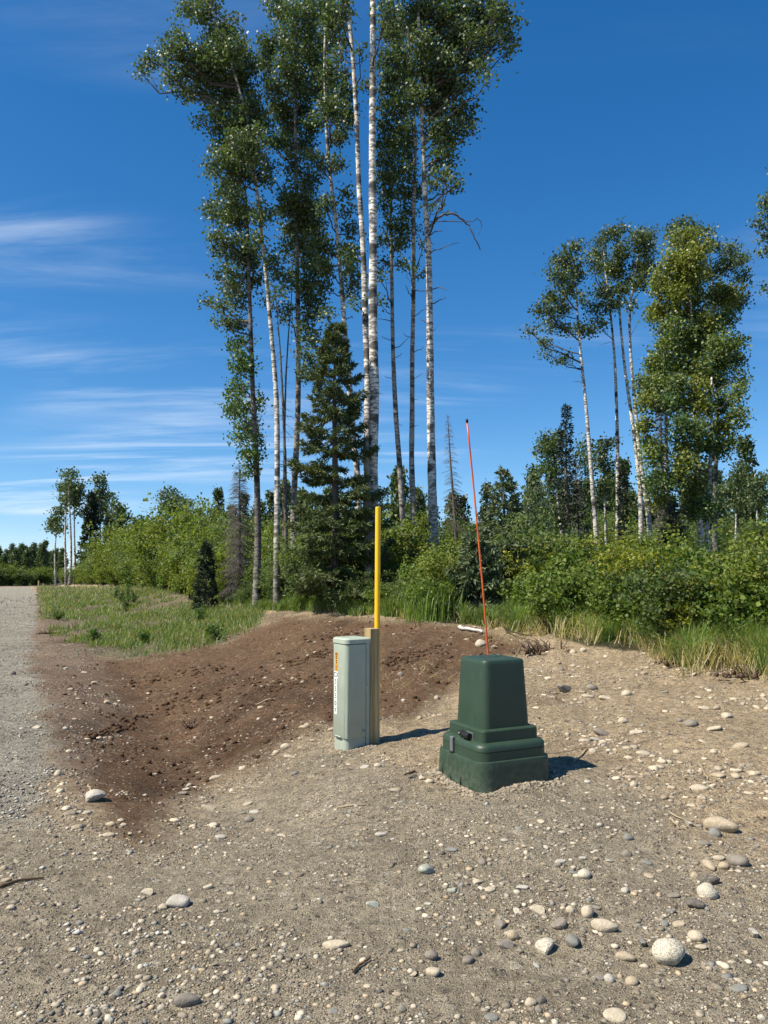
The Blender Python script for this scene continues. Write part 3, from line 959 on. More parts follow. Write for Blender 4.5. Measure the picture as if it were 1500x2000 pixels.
spruce('spruce_tree', 'shorter dark spruce beside the tall one near the road bend', 212, 1000, 1110, 72.0, 18, S_DARK, whorl=0.5, nb=6, tw=6, nd=9, ln=0.3, wd=0.055, power=0.6)
spruce('spruce_tree', 'bare dead spruce leaning above the thicket, twigs drooping', 893, 808, 1060, 30.0, 26, S_DARK, whorl=0.20, nb=7, tw=6, dead=True, lean=-0.36, skirt=0.35, trunk_r=0.09)
spruce('spruce_tree', 'grey dead spruce full of fine twigs beside the sprouting poplar', 466, 912, 1090, 22.0, 34, S_DARK, whorl=0.10, nb=9, tw=9, dead=True, skirt=0.1, power=0.45, twig_col=(0.11, 0.10, 0.09))
spruce('spruce_tree', 'dead grey spruce half hidden inside the yellowish birch', 1298, 780, 1060, 28.5, 22, S_DARK, whorl=0.13, nb=9, tw=9, dead=True, skirt=0.25, power=0.4, twig_col=(0.11, 0.095, 0.09))
spruce('spruce_tree', 'dead twiggy spruce next to the slim spruce spire', 1128, 900, 1060, 32.0, 22, S_DARK, whorl=0.18, nb=8, tw=8, dead=True, skirt=0.2, power=0.5, twig_col=(0.11, 0.10, 0.09))

# ------------------------------------------------------------------ the second stand beyond the thicket
broadleaf('poplar_tree', 'lone lopsided poplar with one drooping side limb, white stem', 34.0,
          [(1165, 1060), (1155, 960), (1150, 900), (1140, 760), (1134, 690), (1130, 620), (1124, 500)],
          [(1117, 487, 20, 12), (1110, 513, 28, 16), (1087, 513, 10, 10), (1093, 540, 25, 14), (1123, 537, 16, 16), (1110, 563, 25, 12), (1080, 580, 22, 14), (1063, 607, 18, 14), (1093, 607, 22, 12), (1073, 633, 20, 12),
           (1040, 650, 10, 10), (1060, 667, 16, 9), (1103, 640, 14, 10), (1133, 647, 14, 14), (1150, 650, 12, 9), (1067, 690, 9, 8), (1100, 700, 16, 8), (1137, 580, 8, 14)],
          0.13, 0.03, leaf=0.11, clump=0.3, col=G_POP2, bark=(B_WHITE * 1.05, B_WHITE * 0.8), stubs=[([(1137, 742), (1129, 736)], 0.015), ([(1138, 750), (1128, 745), (1120, 744)], 0.015), ([(1141, 690), (1141, 686)], 0.01)])
broadleaf('poplar_tree', 'straight white-stemmed poplar nearest the lone lopsided one', 35.0, [(1206, 1060), (1203, 880), (1200, 700), (1195, 620), (1185, 520), (1180, 460)],
          [(1180, 467, 14, 14), (1173, 500, 20, 18), (1187, 530, 25, 18), (1160, 520, 9, 16), (1180, 567, 22, 16), (1160, 607, 14, 14), (1187, 600, 16, 14), (1173, 633, 14, 9)],
          0.125, 0.03, leaf=0.11, clump=0.3, col=G_POP2, bark=(B_WHITE * 1.05, B_WHITE * 0.75), stubs=[([(1199, 668), (1188, 666), (1176, 668)], 0.012), ([(1203, 712), (1192, 706)], 0.012), ([(1206, 745), (1208, 740)], 0.01)])
broadleaf('poplar_tree', 'slanting white-stemmed poplar crossing its neighbour near the ground', 34.5, [(1250, 1080), (1247, 960), (1240, 880), (1222, 720), (1214, 620), (1210, 500), (1208, 450)],
          [(1207, 457, 18, 14), (1213, 490, 22, 18), (1207, 523, 20, 18), (1217, 560, 20, 16), (1207, 587, 14, 10)], 0.13, 0.03, leaf=0.11, clump=0.3, col=G_POP2, bark=(B_WHITE, B_WHITE * 0.75),
          stubs=[([(1217, 660), (1211, 652)], 0.012), ([(1221, 700), (1212, 694)], 0.012), ([(1224, 735), (1216, 728)], 0.012)])
broadleaf('poplar_tree', 'white-stemmed poplar beside the yellowish birch, round high crown', 34.0, [(1268, 1050), (1256, 960), (1245, 880), (1238, 760), (1234, 700), (1232, 610), (1245, 520), (1258, 450)],
          [(1263, 457, 20, 14), (1243, 467, 16, 14), (1260, 490, 25, 16), (1247, 523, 22, 18), (1267, 530, 16, 14), (1247, 553, 20, 14), (1237, 593, 8, 12)], 0.13, 0.03, leaf=0.11, clump=0.3, col=G_POP2, bark=(B_WHITE, B_WHITE * 0.75),
          stubs=[([(1235, 655), (1246, 632), (1254, 616)], 0.012)])
broadleaf('poplar_tree', 'dark green poplar crown showing behind the yellowish birch', 38.0, [(1400, 1060), (1398, 800), (1392, 600), (1385, 450)],
          [(1327, 443, 22, 14), (1353, 457, 22, 12), (1377, 453, 9, 9), (1393, 480, 12, 12), (1427, 490, 18, 16), (1447, 507, 12, 14), (1417, 520, 22, 16), (1450, 540, 12, 16), (1383, 530, 20, 20), (1400, 580, 25, 20), (1433, 597, 25, 18), (1457, 583, 8, 10),
           (1380, 640, 22, 18)], 0.14, 0.03, leaf=0.12, clump=0.32, col=G_POP, bark=(B_GREY * 1.2, B_GREY))
R5 = [(1333, 463, 28, 16), (1360, 477, 25, 16), (1317, 497, 20, 18), (1347, 507, 32, 22), (1330, 537, 30, 22), (1353, 540, 25, 22), (1290, 523, 12, 10), (1290, 553, 14, 18), (1320, 567, 25, 16), (1350, 573, 25, 16), (1407, 567, 22, 18), (1430, 567, 22, 14),
      (1283, 600, 12, 12), (1320, 600, 18, 14), (1353, 607, 25, 18), (1383, 613, 16, 16), (1317, 633, 20, 16), (1353, 643, 22, 18), (1387, 633, 18, 18), (1417, 613, 20, 14), (1300, 670, 25, 18), (1333, 667, 20, 18), (1367, 673, 25, 20), (1410, 667, 25, 22),
      (1443, 663, 10, 14), (1293, 707, 28, 18), (1327, 707, 22, 18), (1367, 713, 25, 20), (1410, 703, 22, 18), (1443, 693, 18, 10), (1257, 740, 18, 12), (1287, 740, 25, 18)]
R5b = [(1320, 743, 22, 18), (1363, 750, 22, 20), (1400, 737, 20, 18), (1447, 733, 8, 14), (1260, 780, 16, 14), (1293, 780, 22, 16), (1333, 780, 20, 18), (1370, 790, 22, 20), (1410, 777, 18, 18), (1440, 803, 16, 14), (1260, 823, 14, 16), (1327, 823, 18, 18),
       (1360, 830, 20, 18), (1410, 830, 22, 16), (1427, 857, 12, 12), (1263, 860, 14, 14), (1333, 863, 18, 16), (1373, 863, 18, 16), (1277, 880, 20, 20), (1343, 897, 22, 20), (1400, 863, 18, 18), (1317, 923, 18, 18), (1353, 940, 22, 20), (1277, 930, 20, 18),
       (1350, 980, 20, 20), (1287, 967, 16, 16), (1383, 980, 14, 20), (1440, 760, 10, 18)]
G_B2 = (0.125, 0.165, 0.042)
broadleaf('birch_tree', 'tall weeping birch with yellowish leaves, fullest tree of the second stand', 29.0, [(1365, 1085), (1362, 900), (1358, 760), (1357, 650), (1350, 540), (1345, 460)],
          R5[:16] + [b + (G_B2,) for b in R5[16:]], 0.13, 0.03, col=G_BIRCH, leaf=0.10, clump=0.26, dens=1.6, bark=(B_WHITE, B_WHITE * 0.7), weep=0.5)
broadleaf('birch_tree', 'lower leafy birch with hanging twigs under the tall weeping birch', 27.5, [(1383, 1090), (1384, 960), (1386, 860), (1384, 740)],
          [b + ((G_B2, G_BIRCH, G_BRIGHT)[i % 3],) for i, b in enumerate(R5b)], 0.12, 0.03, col=G_B2, leaf=0.095, clump=0.25, dens=1.6, bark=(B_WHITE * 0.9, B_WHITE * 0.6), weep=0.5)
broadleaf('birch_tree', 'slim birch stem at the side of the tall weeping birch', 30.0, [(1300, 1050), (1297, 880), (1295, 640), (1297, 560), (1305, 510)],
          [(1290, 545, 12, 14), (1285, 600, 14, 12), (1275, 612, 12, 12), (1300, 640, 14, 12), (1268, 770, 12, 16), (1275, 700, 14, 14)], 0.10, 0.025, col=G_B2, leaf=0.10, clump=0.26, dens=1.6, bark=(B_WHITE, B_WHITE * 0.7), weep=0.4,
          stubs=[([(1294, 640), (1285, 622), (1276, 612)], 0.02)])
broadleaf('poplar_tree', 'poplar at the clearing edge past the yellowish birch, few leafy limbs showing', 24.0, [(1560, 1080), (1556, 800), (1550, 560), (1540, 360)],
          [(1495, 395, 12, 12), (1488, 435, 14, 8), (1497, 460, 10, 18), (1492, 495, 10, 6), (1497, 565, 8, 8), (1530, 400, 30, 30), (1550, 460, 40, 30), (1560, 540, 45, 30), (1540, 340, 30, 25), (1560, 620, 30, 30)], 0.15, 0.03, leaf=0.09, clump=0.24)
broadleaf('poplar_tree', 'dark round poplar far behind the thicket past the birches', 48.0, [(1482, 1060), (1480, 960), (1478, 925)],
          [(1480, 940, 18, 12), (1470, 960, 14, 12), (1495, 965, 16, 16), (1480, 985, 18, 12), (1500, 935, 14, 10)], 0.12, 0.03, leaf=0.15, clump=0.4)
broadleaf('poplar_tree', 'round light green tree behind the slim spruce spire', 36.0, [(1096, 1060), (1090, 1000), (1082, 940), (1080, 870)],
          [(1073, 880, 28, 25), (1050, 920, 18, 14), (1087, 853, 16, 12), (1080, 913, 25, 18), (1065, 860, 18, 14), (1140, 880, 14, 20), (1145, 910, 14, 20)], 0.10, 0.03, col=(0.075, 0.11, 0.032), leaf=0.11, clump=0.32, bark=(B_WHITE, B_WHITE * 0.7))
broadleaf('poplar_tree', 'small poplar showing between two white stems of the second stand', 38.0, [(1182, 1060), (1181, 960), (1180, 870)],
          [(1180, 873, 16, 14), (1180, 913, 18, 16), (1170, 895, 12, 10), (1192, 862, 10, 6), (1183, 950, 16, 18)], 0.08, 0.02, col=G_POP2, leaf=0.12, clump=0.32)
broadleaf('willow_tree', 'pale grey-green willow beside the young grey-green spruce', 30.0, [(1047, 1060), (1047, 1000), (1047, 950)],
          [(1047, 965, 22, 16), (1035, 990, 18, 16), (1062, 995, 20, 18), (1048, 1025, 25, 18)], 0.05, 0.02, col=(0.075, 0.105, 0.058), leaf=0.08, clump=0.26, bark=(B_GREY, B_GREY))
broadleaf('birch_tree', 'thin young birch behind the weeping birch', 34.0, [(1440, 1060), (1440, 960), (1440, 900)],
          [(1440, 903, 9, 12), (1440, 930, 14, 16), (1420, 960, 20, 18), (1445, 975, 18, 18)], 0.06, 0.02, col=(0.07, 0.10, 0.03), leaf=0.10, clump=0.28, weep=0.3)

# clump near the road bend and trees above the alders
broadleaf('poplar_tree', 'tall poplar with bare pale stem at the road bend, topmost crown of its clump', 78.0, [(137, 1125), (137, 1050), (136, 975), (135, 925)],
          [(133, 927, 14, 10), (143, 950, 14, 12), (127, 947, 10, 10), (140, 972, 16, 10), (150, 965, 10, 10)], 0.16, 0.05, leaf=0.24, clump=0.6, sides=6)
broadleaf('poplar_tree', 'pale bare-stemmed poplar at the road bend, second of its clump', 80.0, [(129, 1125), (129, 1050), (130, 985), (130, 940)],
          [(128, 955, 10, 12), (124, 970, 8, 8), (134, 985, 10, 8)], 0.14, 0.05, leaf=0.24, clump=0.6, sides=6)
broadleaf('poplar_tree', 'pale bare-stemmed poplar at the road bend standing next to the tall spruce', 79.0, [(146, 1120), (146, 1050), (147, 985), (146, 950)],
          [(150, 960, 9, 10), (148, 980, 10, 8), (155, 1000, 8, 8)], 0.14, 0.05, leaf=0.24, clump=0.6, sides=6)
broadleaf('poplar_tree', 'leaning dark poplar on the outer side of the clump at the road bend', 82.0, [(109, 1130), (109, 1070), (111, 1040), (116, 1005)],
          [(117, 1000, 12, 10), (112, 1015, 12, 10), (103, 1025, 9, 8), (117, 1035, 11, 10), (100, 1035, 6, 5)], 0.12, 0.05, leaf=0.24, clump=0.55, sides=6)
broadleaf('poplar_tree', 'open-crowned poplar rising behind the two dark spruces near the road bend', 80.0, [(194, 1110), (194, 1030), (194, 940)],
          [(195, 940, 11, 12), (200, 963, 14, 10), (213, 970, 8, 6), (193, 982, 14, 12), (205, 990, 10, 10), (190, 1010, 14, 14)], 0.14, 0.04, leaf=0.24, clump=0.55, sides=6)
broadleaf('birch_tree', 'light green birch beside the shorter spruce near the road bend', 66.0, [(236, 1100), (235, 1040), (234, 990)],
          [(233, 993, 14, 12), (237, 1015, 18, 14), (232, 1040, 20, 16), (248, 1045, 16, 16)], 0.1, 0.03, col=(0.085, 0.12, 0.034), leaf=0.2, clump=0.45, sides=6)
broadleaf('poplar_tree', 'open poplar standing above the light green alders', 48.0, [(343, 1080), (343, 1030), (340, 960)],
          [(333, 967, 20, 10), (350, 980, 14, 10), (323, 988, 12, 10), (350, 1005, 14, 10), (336, 1000, 14, 10)], 0.12, 0.03, leaf=0.15, clump=0.36, bark=(B_WHITE, B_GREY), sides=7)
broadleaf('poplar_tree', 'small poplar with one long side limb above the alders', 46.0, [(362, 1080), (362, 1030), (362, 985)],
          [(363, 1005, 10, 12), (377, 983, 11, 5), (362, 985, 9, 7), (366, 1030, 10, 12)], 0.09, 0.03, leaf=0.15, clump=0.34, sides=7)
snag('dead_spruce', 'short dead stub trunk beside the open poplar above the alders', 48.5, [(318, 1080), (315, 1010), (314, 955)], 0.1, 0.03, (0.14, 0.12, 0.1), 40, 0.9)
broadleaf('poplar_tree', 'low bushy poplar among the alders behind the dark spruces', 60.0, [(278, 1090), (278, 1040), (277, 1015)],
          [(277, 1023, 18, 9), (265, 1035, 14, 10), (292, 1032, 16, 10), (280, 1050, 22, 14), (305, 1045, 14, 12), (258, 1050, 14, 14)], 0.08, 0.03, leaf=0.2, clump=0.45, sides=6)

# ------------------------------------------------------------------ distant wood past the end of the road
far_protos = []
for k in range(4):
    h_ = 11.0 + k * 0.8
    tb, cb = MB(), MB()
    zi = np.linspace(-0.3, h_, 8)
    P = np.stack([0.2 * np.sin(zi * 0.3 + k), 0 * zi, zi], 1)
    tube(tb, P, np.linspace(0.16, 0.04, 8), 6, (B_WHITE * 0.8, B_GREY, B_WHITE, B_GREY)[k], True)
    nl = 2600
    z0 = (0.42, 0.30, 0.5, 0.12)[k]
    zz = h_ * (z0 + (1 - z0) * rng.random(nl // 26))
    a = rng.random(nl // 26) * 6.28
    wr = (1.4, 1.6, 1.3, 1.7)[k] * np.sin(np.pi * np.clip((zz / h_ - z0) / (1 - z0) * 0.85 + 0.12, 0, 1)) * np.sqrt(rng.random(nl // 26))
    cc = np.stack([np.cos(a) * wr, np.sin(a) * wr, zz], 1)
    pos = np.repeat(cc, 26, 0) + rng.normal(size=(nl // 26 * 26, 3)) * 0.35
    leaves(cb, pos, 0.42, leafcol(len(pos), (G_POP, G_POP2, G_POP, (0.06, 0.085, 0.03))[k], 0.3), 0.3, 0.85)
    far_protos.append((tb.mesh('far_trunk', M_BARK, True), cb.mesh('far_crown', M_LEAF)))
for k in range(70):
    px = -260 + 385 * (k + rng.random() * 0.8) / 70
    Yd = 170 + 90 * rng.random()
    if px > 100:
        Yd = 120 + 30 * rng.random()
    w = at(px, 1130, Yd)
    gz0 = float(height(w[0], w[1]))
    r = empty('distant_tree', (w[0], w[1], gz0), rng.random() * 6.28)
    tr, cr = far_protos[k % 4]
    link('trunk', tr, r); link('crown', cr, r)
    s_ = (1.6 + (1118 - 1068 + rng.normal() * 5) / F * Yd - gz0) / 12.5
    r.scale = (s_, s_, s_)
    tag(r, 'slender tree in the distant wood where the gravel road ends', 'tree', 'distant wood beyond the road end')

# background wood behind the thicket
for px0, px1, ytop, n, place in ((1020, 1500, 930, 20, 'behind the second stand'), (735, 1030, 990, 11, 'behind the thin bare poplars'), (420, 735, 985, 13, 'behind the tall poplar stand'), (215, 440, 1030, 10, 'behind the light green alders')):
    for k in range(n):
        px = px0 + (px1 - px0) * (k + rng.random() * 0.8) / n
        Yd = 56 + 22 * rng.random()
        w = at(px, 1100, Yd)
        gz0 = float(height(w[0], w[1]))
        r = empty('background_tree', (w[0], w[1], gz0), rng.random() * 6.28)
        q = (3, 1, 3, 0)[k % 4]
        link('trunk', far_protos[q][0], r); link('crown', far_protos[q][1], r)
        s_ = (1.6 + (1120 - ytop + rng.normal() * 22) / F * Yd - gz0) / (11.0 + q * 0.8)
        r.scale = (max(s_, 0.5) * 0.9, max(s_, 0.5) * 0.9, s_)
        tag(r, ('slender pale-trunked' if q in (0,) else 'low leafy') + ' background tree ' + place, 'tree', 'background trees ' + place)

# ------------------------------------------------------------------ shrubs of the thicket
def shrub_proto(h, w, n_stem, n_leaf, leaf, col, clump, seed_cols, wide=0.8, low=0.12):
    tb, cb = MB(), MB()
    tips = []
    for k in range(n_stem):
        a = rng.random() * 6.28
        L = w * (0.25 + 0.75 * rng.random()) * 0.75
        top = np.array([math.cos(a) * L, math.sin(a) * L, h * (0.55 + 0.45 * rng.random()) * (1 - 0.35 * (L / w) ** 2)])
        B = bez(np.array([0.05 * math.cos(a), 0.05 * math.sin(a), -0.08]), np.array([top[0] * 0.3, top[1] * 0.3, top[2] * 0.6]), top, 6)
        tube(tb, B, np.linspace(0.014, 0.004, 6), 4, np.array((0.10, 0.085, 0.06)), False)
        tips.append(B)
    nc = n_leaf // 22
    cc = np.zeros((nc, 3))
    for k in range(nc):
        B = tips[rng.integers(0, n_stem)]
        t = low + (1 - low) * rng.random() ** 0.7
        p = np.array([np.interp(t * 5, np.arange(6), B[:, j]) for j in range(3)])
        cc[k] = p + rng.normal(size=3) * clump * np.array([1.1, 1.1, 0.8])
    cc[:, 2] = np.maximum(cc[:, 2], 0.05)
    pos = np.repeat(cc, 22, 0) + rng.normal(size=(nc * 22, 3)) * clump * np.array([0.6, 0.6, 0.4])
    tone = np.repeat(0.75 + 0.5 * rng.random((nc, 1)), 22, 0)
    cl = leafcol(len(pos), col, 0.22) * tone
    pos[:, 2] = np.maximum(pos[:, 2], 0.03)
    leaves(cb, pos, leaf, cl, 0.15, wide, up=0.7)
    return tb.mesh('shrub_stems', M_TWIG, True), cb.mesh('shrub_foliage', M_SHRUB)


SHR = 1.0
SH = {
    'alder': [shrub_proto(1.7, 1.0, 12, 5000, 0.062, (0.150, 0.182, 0.034), 0.14, None) for _ in range(3)],
    'willow': [shrub_proto(1.8, 0.9, 14, 4600, 0.07, (0.120, 0.158, 0.056), 0.13, None, 0.42) for _ in range(2)],
    'broad': [shrub_proto(1.2, 0.85, 11, 4000, 0.074, (0.120, 0.168, 0.036), 0.14, None, 0.95) for _ in range(3)],
    'dark': [shrub_proto(1.4, 0.9, 12, 4200, 0.065, (0.080, 0.112, 0.032), 0.13, None) for _ in range(2)],
    'yellow': [shrub_proto(1.5, 0.9, 12, 4400, 0.06, (0.195, 0.205, 0.030), 0.13, None) for _ in range(2)],
    'tall': [shrub_proto(4.0, 1.7, 16, 8000, 0.095, (0.100, 0.138, 0.040), 0.26, None) for _ in range(2)],
    'tallpale': [shrub_proto(4.0, 1.6, 16, 7500, 0.095, (0.140, 0.178, 0.058), 0.26, None, 0.6) for _ in range(2)],
}
SH_WORD = {'alder': 'light green alder bush', 'willow': 'grey-green narrow-leaved willow bush', 'broad': 'broad-leaved green shrub', 'dark': 'dark green shrub', 'yellow': 'yellow-green leafy shrub',
           'tall': 'tall dark green thicket bush', 'tallpale': 'tall pale green thicket bush'}
EX, EY = np.array(EDGE, float).T


MARKS = [(60, 'the distant wood'), (112, 'the leaning dark roadside poplar'), (140, 'the tall roadside poplars'), (174, 'the tall dark spruce near the bend'),
         (212, 'the shorter dark spruce near the bend'), (236, 'the light green birch near the bend'), (278, 'the low bushy poplar'), (333, 'the open poplar over the alders'),
         (400, 'the small dark spruce'), (466, 'the grey dead spruce'), (503, 'the sprouting dark poplar'), (541, 'the curving white poplar'), (590, 'the straight grey poplar'), (653, 'the big spruce'),
         (729, 'the thickest white poplar'), (788, 'the thin bending poplar'), (815, 'the stubby thin poplar'), (852, 'the poplar with the arched branch'), (893, 'the leaning bare dead spruce'), (985, 'the young grey-green spruce'),
         (1047, 'the pale willow'), (1109, 'the slim spruce spire'), (1165, 'the lone lopsided poplar'), (1206, 'the straight white-stemmed poplar'), (1250, 'the slanting white-stemmed poplar'),
         (1312, 'the dark spruce under the birch'), (1365, 'the weeping birch'), (1400, 'the lower leafy birch'), (1440, 'the thin young birch'), (1482, 'the dark round far poplar'), (1560, 'the poplar at the clearing edge')]


def put_shrub(kind, x, y, hscale, wscale, place, group):
    st, fo = SH[kind][rng.integers(0, len(SH[kind]))]
    z = float(height(x, y))
    r = empty({'alder': 'alder_bush', 'willow': 'willow_bush', 'tall': 'thicket_bush', 'tallpale': 'thicket_bush'}.get(kind, 'leafy_shrub'), (x, y, z), rng.random() * 6.28)
    link('stems', st, r); link('foliage', fo, r)
    r.scale = (wscale, wscale, hscale)
    px = float(project(np.array([x]), np.array([y]), np.array([z]))[0][0])
    if not place:
        place = 'below'
    near = min(MARKS, key=lambda m_: abs(m_[0] - px))[1]
    lab = f'{SH_WORD[kind]} {place} {near}'
    tag(r, lab, 'shrub', lab)


def edge_point(px):
    return ground_px([px], [float(np.interp(px, EX, EY))])[0]


def zone_place(off):
    if off < 1.5: return 'at the grass edge before'
    if off < 2.8: return 'just behind the grass before'
    if off < 4.2: return 'deep in the thicket by'
    if off < 12: return 'behind the front bushes near'
    return 'standing far back near'


def row(px0, px1, step, off, kinds, h, jitter=0.35):
    px = px0
    while px < px1:
        if 872 < px < 1046 and off < 6:
            px = 1046.0
            continue
        g0 = edge_point(px)
        d = g0[:2] / np.linalg.norm(g0[:2])
        o = off * (1 + jitter * rng.normal())
        x, y = g0[:2] + d * max(0.25, o)
        kd = kinds[rng.integers(0, len(kinds))]
        hs = h * (0.75 + 0.5 * rng.random())
        put_shrub(kd, x, y, hs, hs * (0.85 + 0.3 * rng.random()), zone_place(off), None)
        px += step * (0.7 + 0.6 * rng.random())


row(1040, 1640, 52, 1.1, ['broad', 'broad', 'alder'], 0.62)
row(1030, 1660, 46, 2.0, ['broad', 'alder', 'yellow', 'broad'], 0.72)
row(1030, 1660, 46, 3.3, ['alder', 'yellow', 'broad', 'dark'], 0.8)
row(1046, 1680, 50, 5.0, ['alder', 'dark', 'yellow', 'willow'], 0.85)
row(1020, 1680, 60, 8.5, ['alder', 'dark', 'willow'], 0.95)
row(440, 880, 40, 0.7, ['dark', 'broad', 'willow'], 0.5)
row(440, 880, 36, 1.7, ['dark', 'alder', 'broad'], 0.72)
row(440, 1050, 38, 3.4, ['dark', 'alder', 'willow'], 0.95)
row(430, 1050, 40, 5.5, ['alder', 'dark', 'willow'], 1.15)
row(180, 450, 22, 0.8, ['alder', 'alder', 'broad'], 0.85)
row(170, 450, 20, 2.5, ['alder', 'alder', 'willow'], 1.4)
row(190, 455, 20, 5.0, ['alder', 'willow', 'alder'], 1.9)
row(110, 260, 14, 3.0, ['alder', 'alder', 'dark'], 1.0)
for k in range(26):
    px = -260 + 375 * (k + rng.random()) / 26
    w = at(px, 1130, 100 + 45 * rng.random())
    put_shrub(('alder', 'dark')[k % 2], w[0], w[1], 1.9, 2.4, 'at the road end near', None)
for px0, px1, Yd, ytop, n in ((440, 1060, 30, 1045, 14), (740, 1060, 36, 1008, 9), (1060, 1580, 30, 1062, 14), (1060, 1640, 44, 1000, 17), (240, 460, 52, 1050, 9), (400, 760, 40, 1010, 10)):
    for k in range(n):
        px = px0 + (px1 - px0) * (k + rng.random()) / n
        w = at(px, 1100, Yd * (0.92 + 0.16 * rng.random()))
        gz0 = float(height(w[0], w[1]))
        hh = 1.6 - gz0 + (1120 - ytop + rng.normal() * 16) / F * w[1]
        kd = ('tall', 'tallpale', 'tall')[rng.integers(0, 3)]
        s_ = max(0.45, hh / 4.0)
        put_shrub(kd, w[0], w[1], s_, s_ * 1.05, zone_place(99), None)
# the pale willow clump standing out beside the small dark spruce
for px, ytop, Yd in ((395, 1000, 34), (412, 1008, 33), (378, 1012, 35), (428, 1030, 32)):
    w = at(px, 1100, Yd)
    hh = 1.6 - float(height(w[0], w[1])) + (1120 - ytop) / F * Yd
    put_shrub('tallpale', w[0], w[1], hh / 4.0, hh / 4.0 * 0.75, 'rising over the alders by', None)


# ------------------------------------------------------------------ grass
def blades(mb_, P, h, lean, wd, col):
    n = len(P)
    a = rng.random(n) * 6.283
    d = np.stack([np.cos(a), np.sin(a), 0 * a], 1)
    s = np.stack([-np.sin(a + rng.normal(size=n)), np.cos(a), 0 * a], 1)
    h = np.asarray(h)[:, None]; lean = np.asarray(lean)[:, None]; w = np.asarray(wd)[:, None] if np.ndim(wd) else wd
    m = P + d * h * lean * 0.35 + np.array([0, 0, 1]) * h * 0.6
    t = P + d * h * lean + np.array([0, 0, 1]) * h * (1 - 0.35 * lean)
    V = np.stack([P - s * w, P + s * w, m + s * w * 0.7, m - s * w * 0.7, t], 1).reshape(-1, 3)
    i = np.arange(n)[:, None] * 5
    c = np.repeat(col, 5, 0)
    base = mb_.n
    mb_.add(V, i + np.array([[0, 1, 2, 3]]), c)
    mb_.f.setdefault(3, []).append(i + np.array([[3, 2, 4]]) + base)


def edge_scatter(px0, px1, n, o0, o1):
    px = px0 + (px1 - px0) * rng.random(n)
    tbl = np.linspace(px0 - 5, px1 + 5, 60)
    g0 = ground_px(tbl, np.interp(tbl, EX, EY))
    gx_ = np.interp(px, tbl, g0[:, 0]); gy_ = np.interp(px, tbl, g0[:, 1])
    r = np.hypot(gx_, gy_)
    wob = (fbm(gx_ / 0.7, gy_ / 0.7, 71, 2) - 0.5) * 1.3
    o = o0 + (o1 - o0) * rng.random(n) + wob
    x, y = gx_ * (1 + o / r), gy_ * (1 + o / r)
    return np.stack([x, y, height(x, y) - 0.01], 1)


gb = MB()
P = edge_scatter(1000, 1680, 26000, 0.0, 1.9)
n = len(P)
tuft = fbm(P[:, 0] / 0.35, P[:, 1] / 0.35, 81, 2)
hh = (0.16 + 0.42 * tuft) * (0.6 + 0.7 * rng.random(n))
cg = leafcol(n, (0.160, 0.235, 0.048), 0.25, 0.13)
dry = rng.random(n) < 0.08
cg[dry] = leafcol(int(dry.sum()), (0.30, 0.25, 0.13), 0.2, 0.05)
blades(gb, P, hh, 0.15 + 0.6 * rng.random(n), 0.0045, cg)
P = edge_scatter(420, 1010, 15000, -0.15, 1.4); n = len(P)
hh = (0.10 + 0.38 * fbm(P[:, 0] / 0.4, P[:, 1] / 0.4, 83, 2)) * (0.6 + 0.7 * rng.random(n))
blades(gb, P, hh, 0.15 + 0.6 * rng.random(n), 0.007, leafcol(n, (0.135, 0.190, 0.045), 0.28, 0.15))
# the strong tuft between the yellow marker and the orange rod
P0 = edge_point(850); n = 900
P = P0 + np.stack([rng.normal(size=n) * 0.22, 0.45 + rng.normal(size=n) * 0.3, 0 * np.arange(n)], 1); P[:, 2] = height(P[:, 0], P[:, 1])
blades(gb, P, 0.45 + 0.35 * rng.random(n), 0.1 + 0.35 * rng.random(n), 0.007, leafcol(n, (0.135, 0.205, 0.04), 0.2, 0.1))
tag(link('tall_grass', gb.mesh('tall_grass', M_GRASS)), 'tall green grass along the front of the thicket', 'grass', kind='stuff')

gb = MB()
P = edge_scatter(1040, 1640, 3200, -0.35, 0.5); n = len(P)
P = P[rng.random(n) < ss(0.35, 0.6, fbm(P[:, 0] / 0.5, P[:, 1] / 0.5, 91, 2))]; n = len(P)
blades(gb, P, 0.18 + 0.35 * rng.random(n), 0.6 + 0.5 * rng.random(n), 0.004, leafcol(n, (0.40, 0.33, 0.18), 0.2, 0.06))
P = edge_scatter(600, 1060, 1800, -0.35, 0.3); n = len(P)
P = P[rng.random(n) < ss(0.45, 0.65, fbm(P[:, 0] / 0.5, P[:, 1] / 0.5, 93, 2))]; n = len(P)
blades(gb, P, 0.12 + 0.2 * rng.random(n), 0.6 + 0.6 * rng.random(n), 0.006, leafcol(n, (0.36, 0.29, 0.17), 0.2, 0.06))
# straw wisps lying on the bank behind the cabinets
for cx_, cy_, m in ((860, 1325, 60), (800, 1335, 30), (270, 1250, 60), (580, 1270, 24), (1000, 1250, 120)):
    g0 = ground_px([cx_], [cy_])[0]
    P = g0 + np.stack([rng.normal(size=m) * 0.3, rng.normal(size=m) * 0.3, np.zeros(m)], 1); P[:, 2] = height(P[:, 0], P[:, 1])
    blades(gb, P, 0.05 + 0.09 * rng.random(m), 2.0 + 0.6 * rng.random(m), 0.002, leafcol(m, (0.40, 0.33, 0.2), 0.2, 0.05))
tag(link('dry_grass', gb.mesh('dry_grass', M_GRASS)), 'bleached dry grass lying at the edge of the bared dirt', 'grass', kind='stuff')

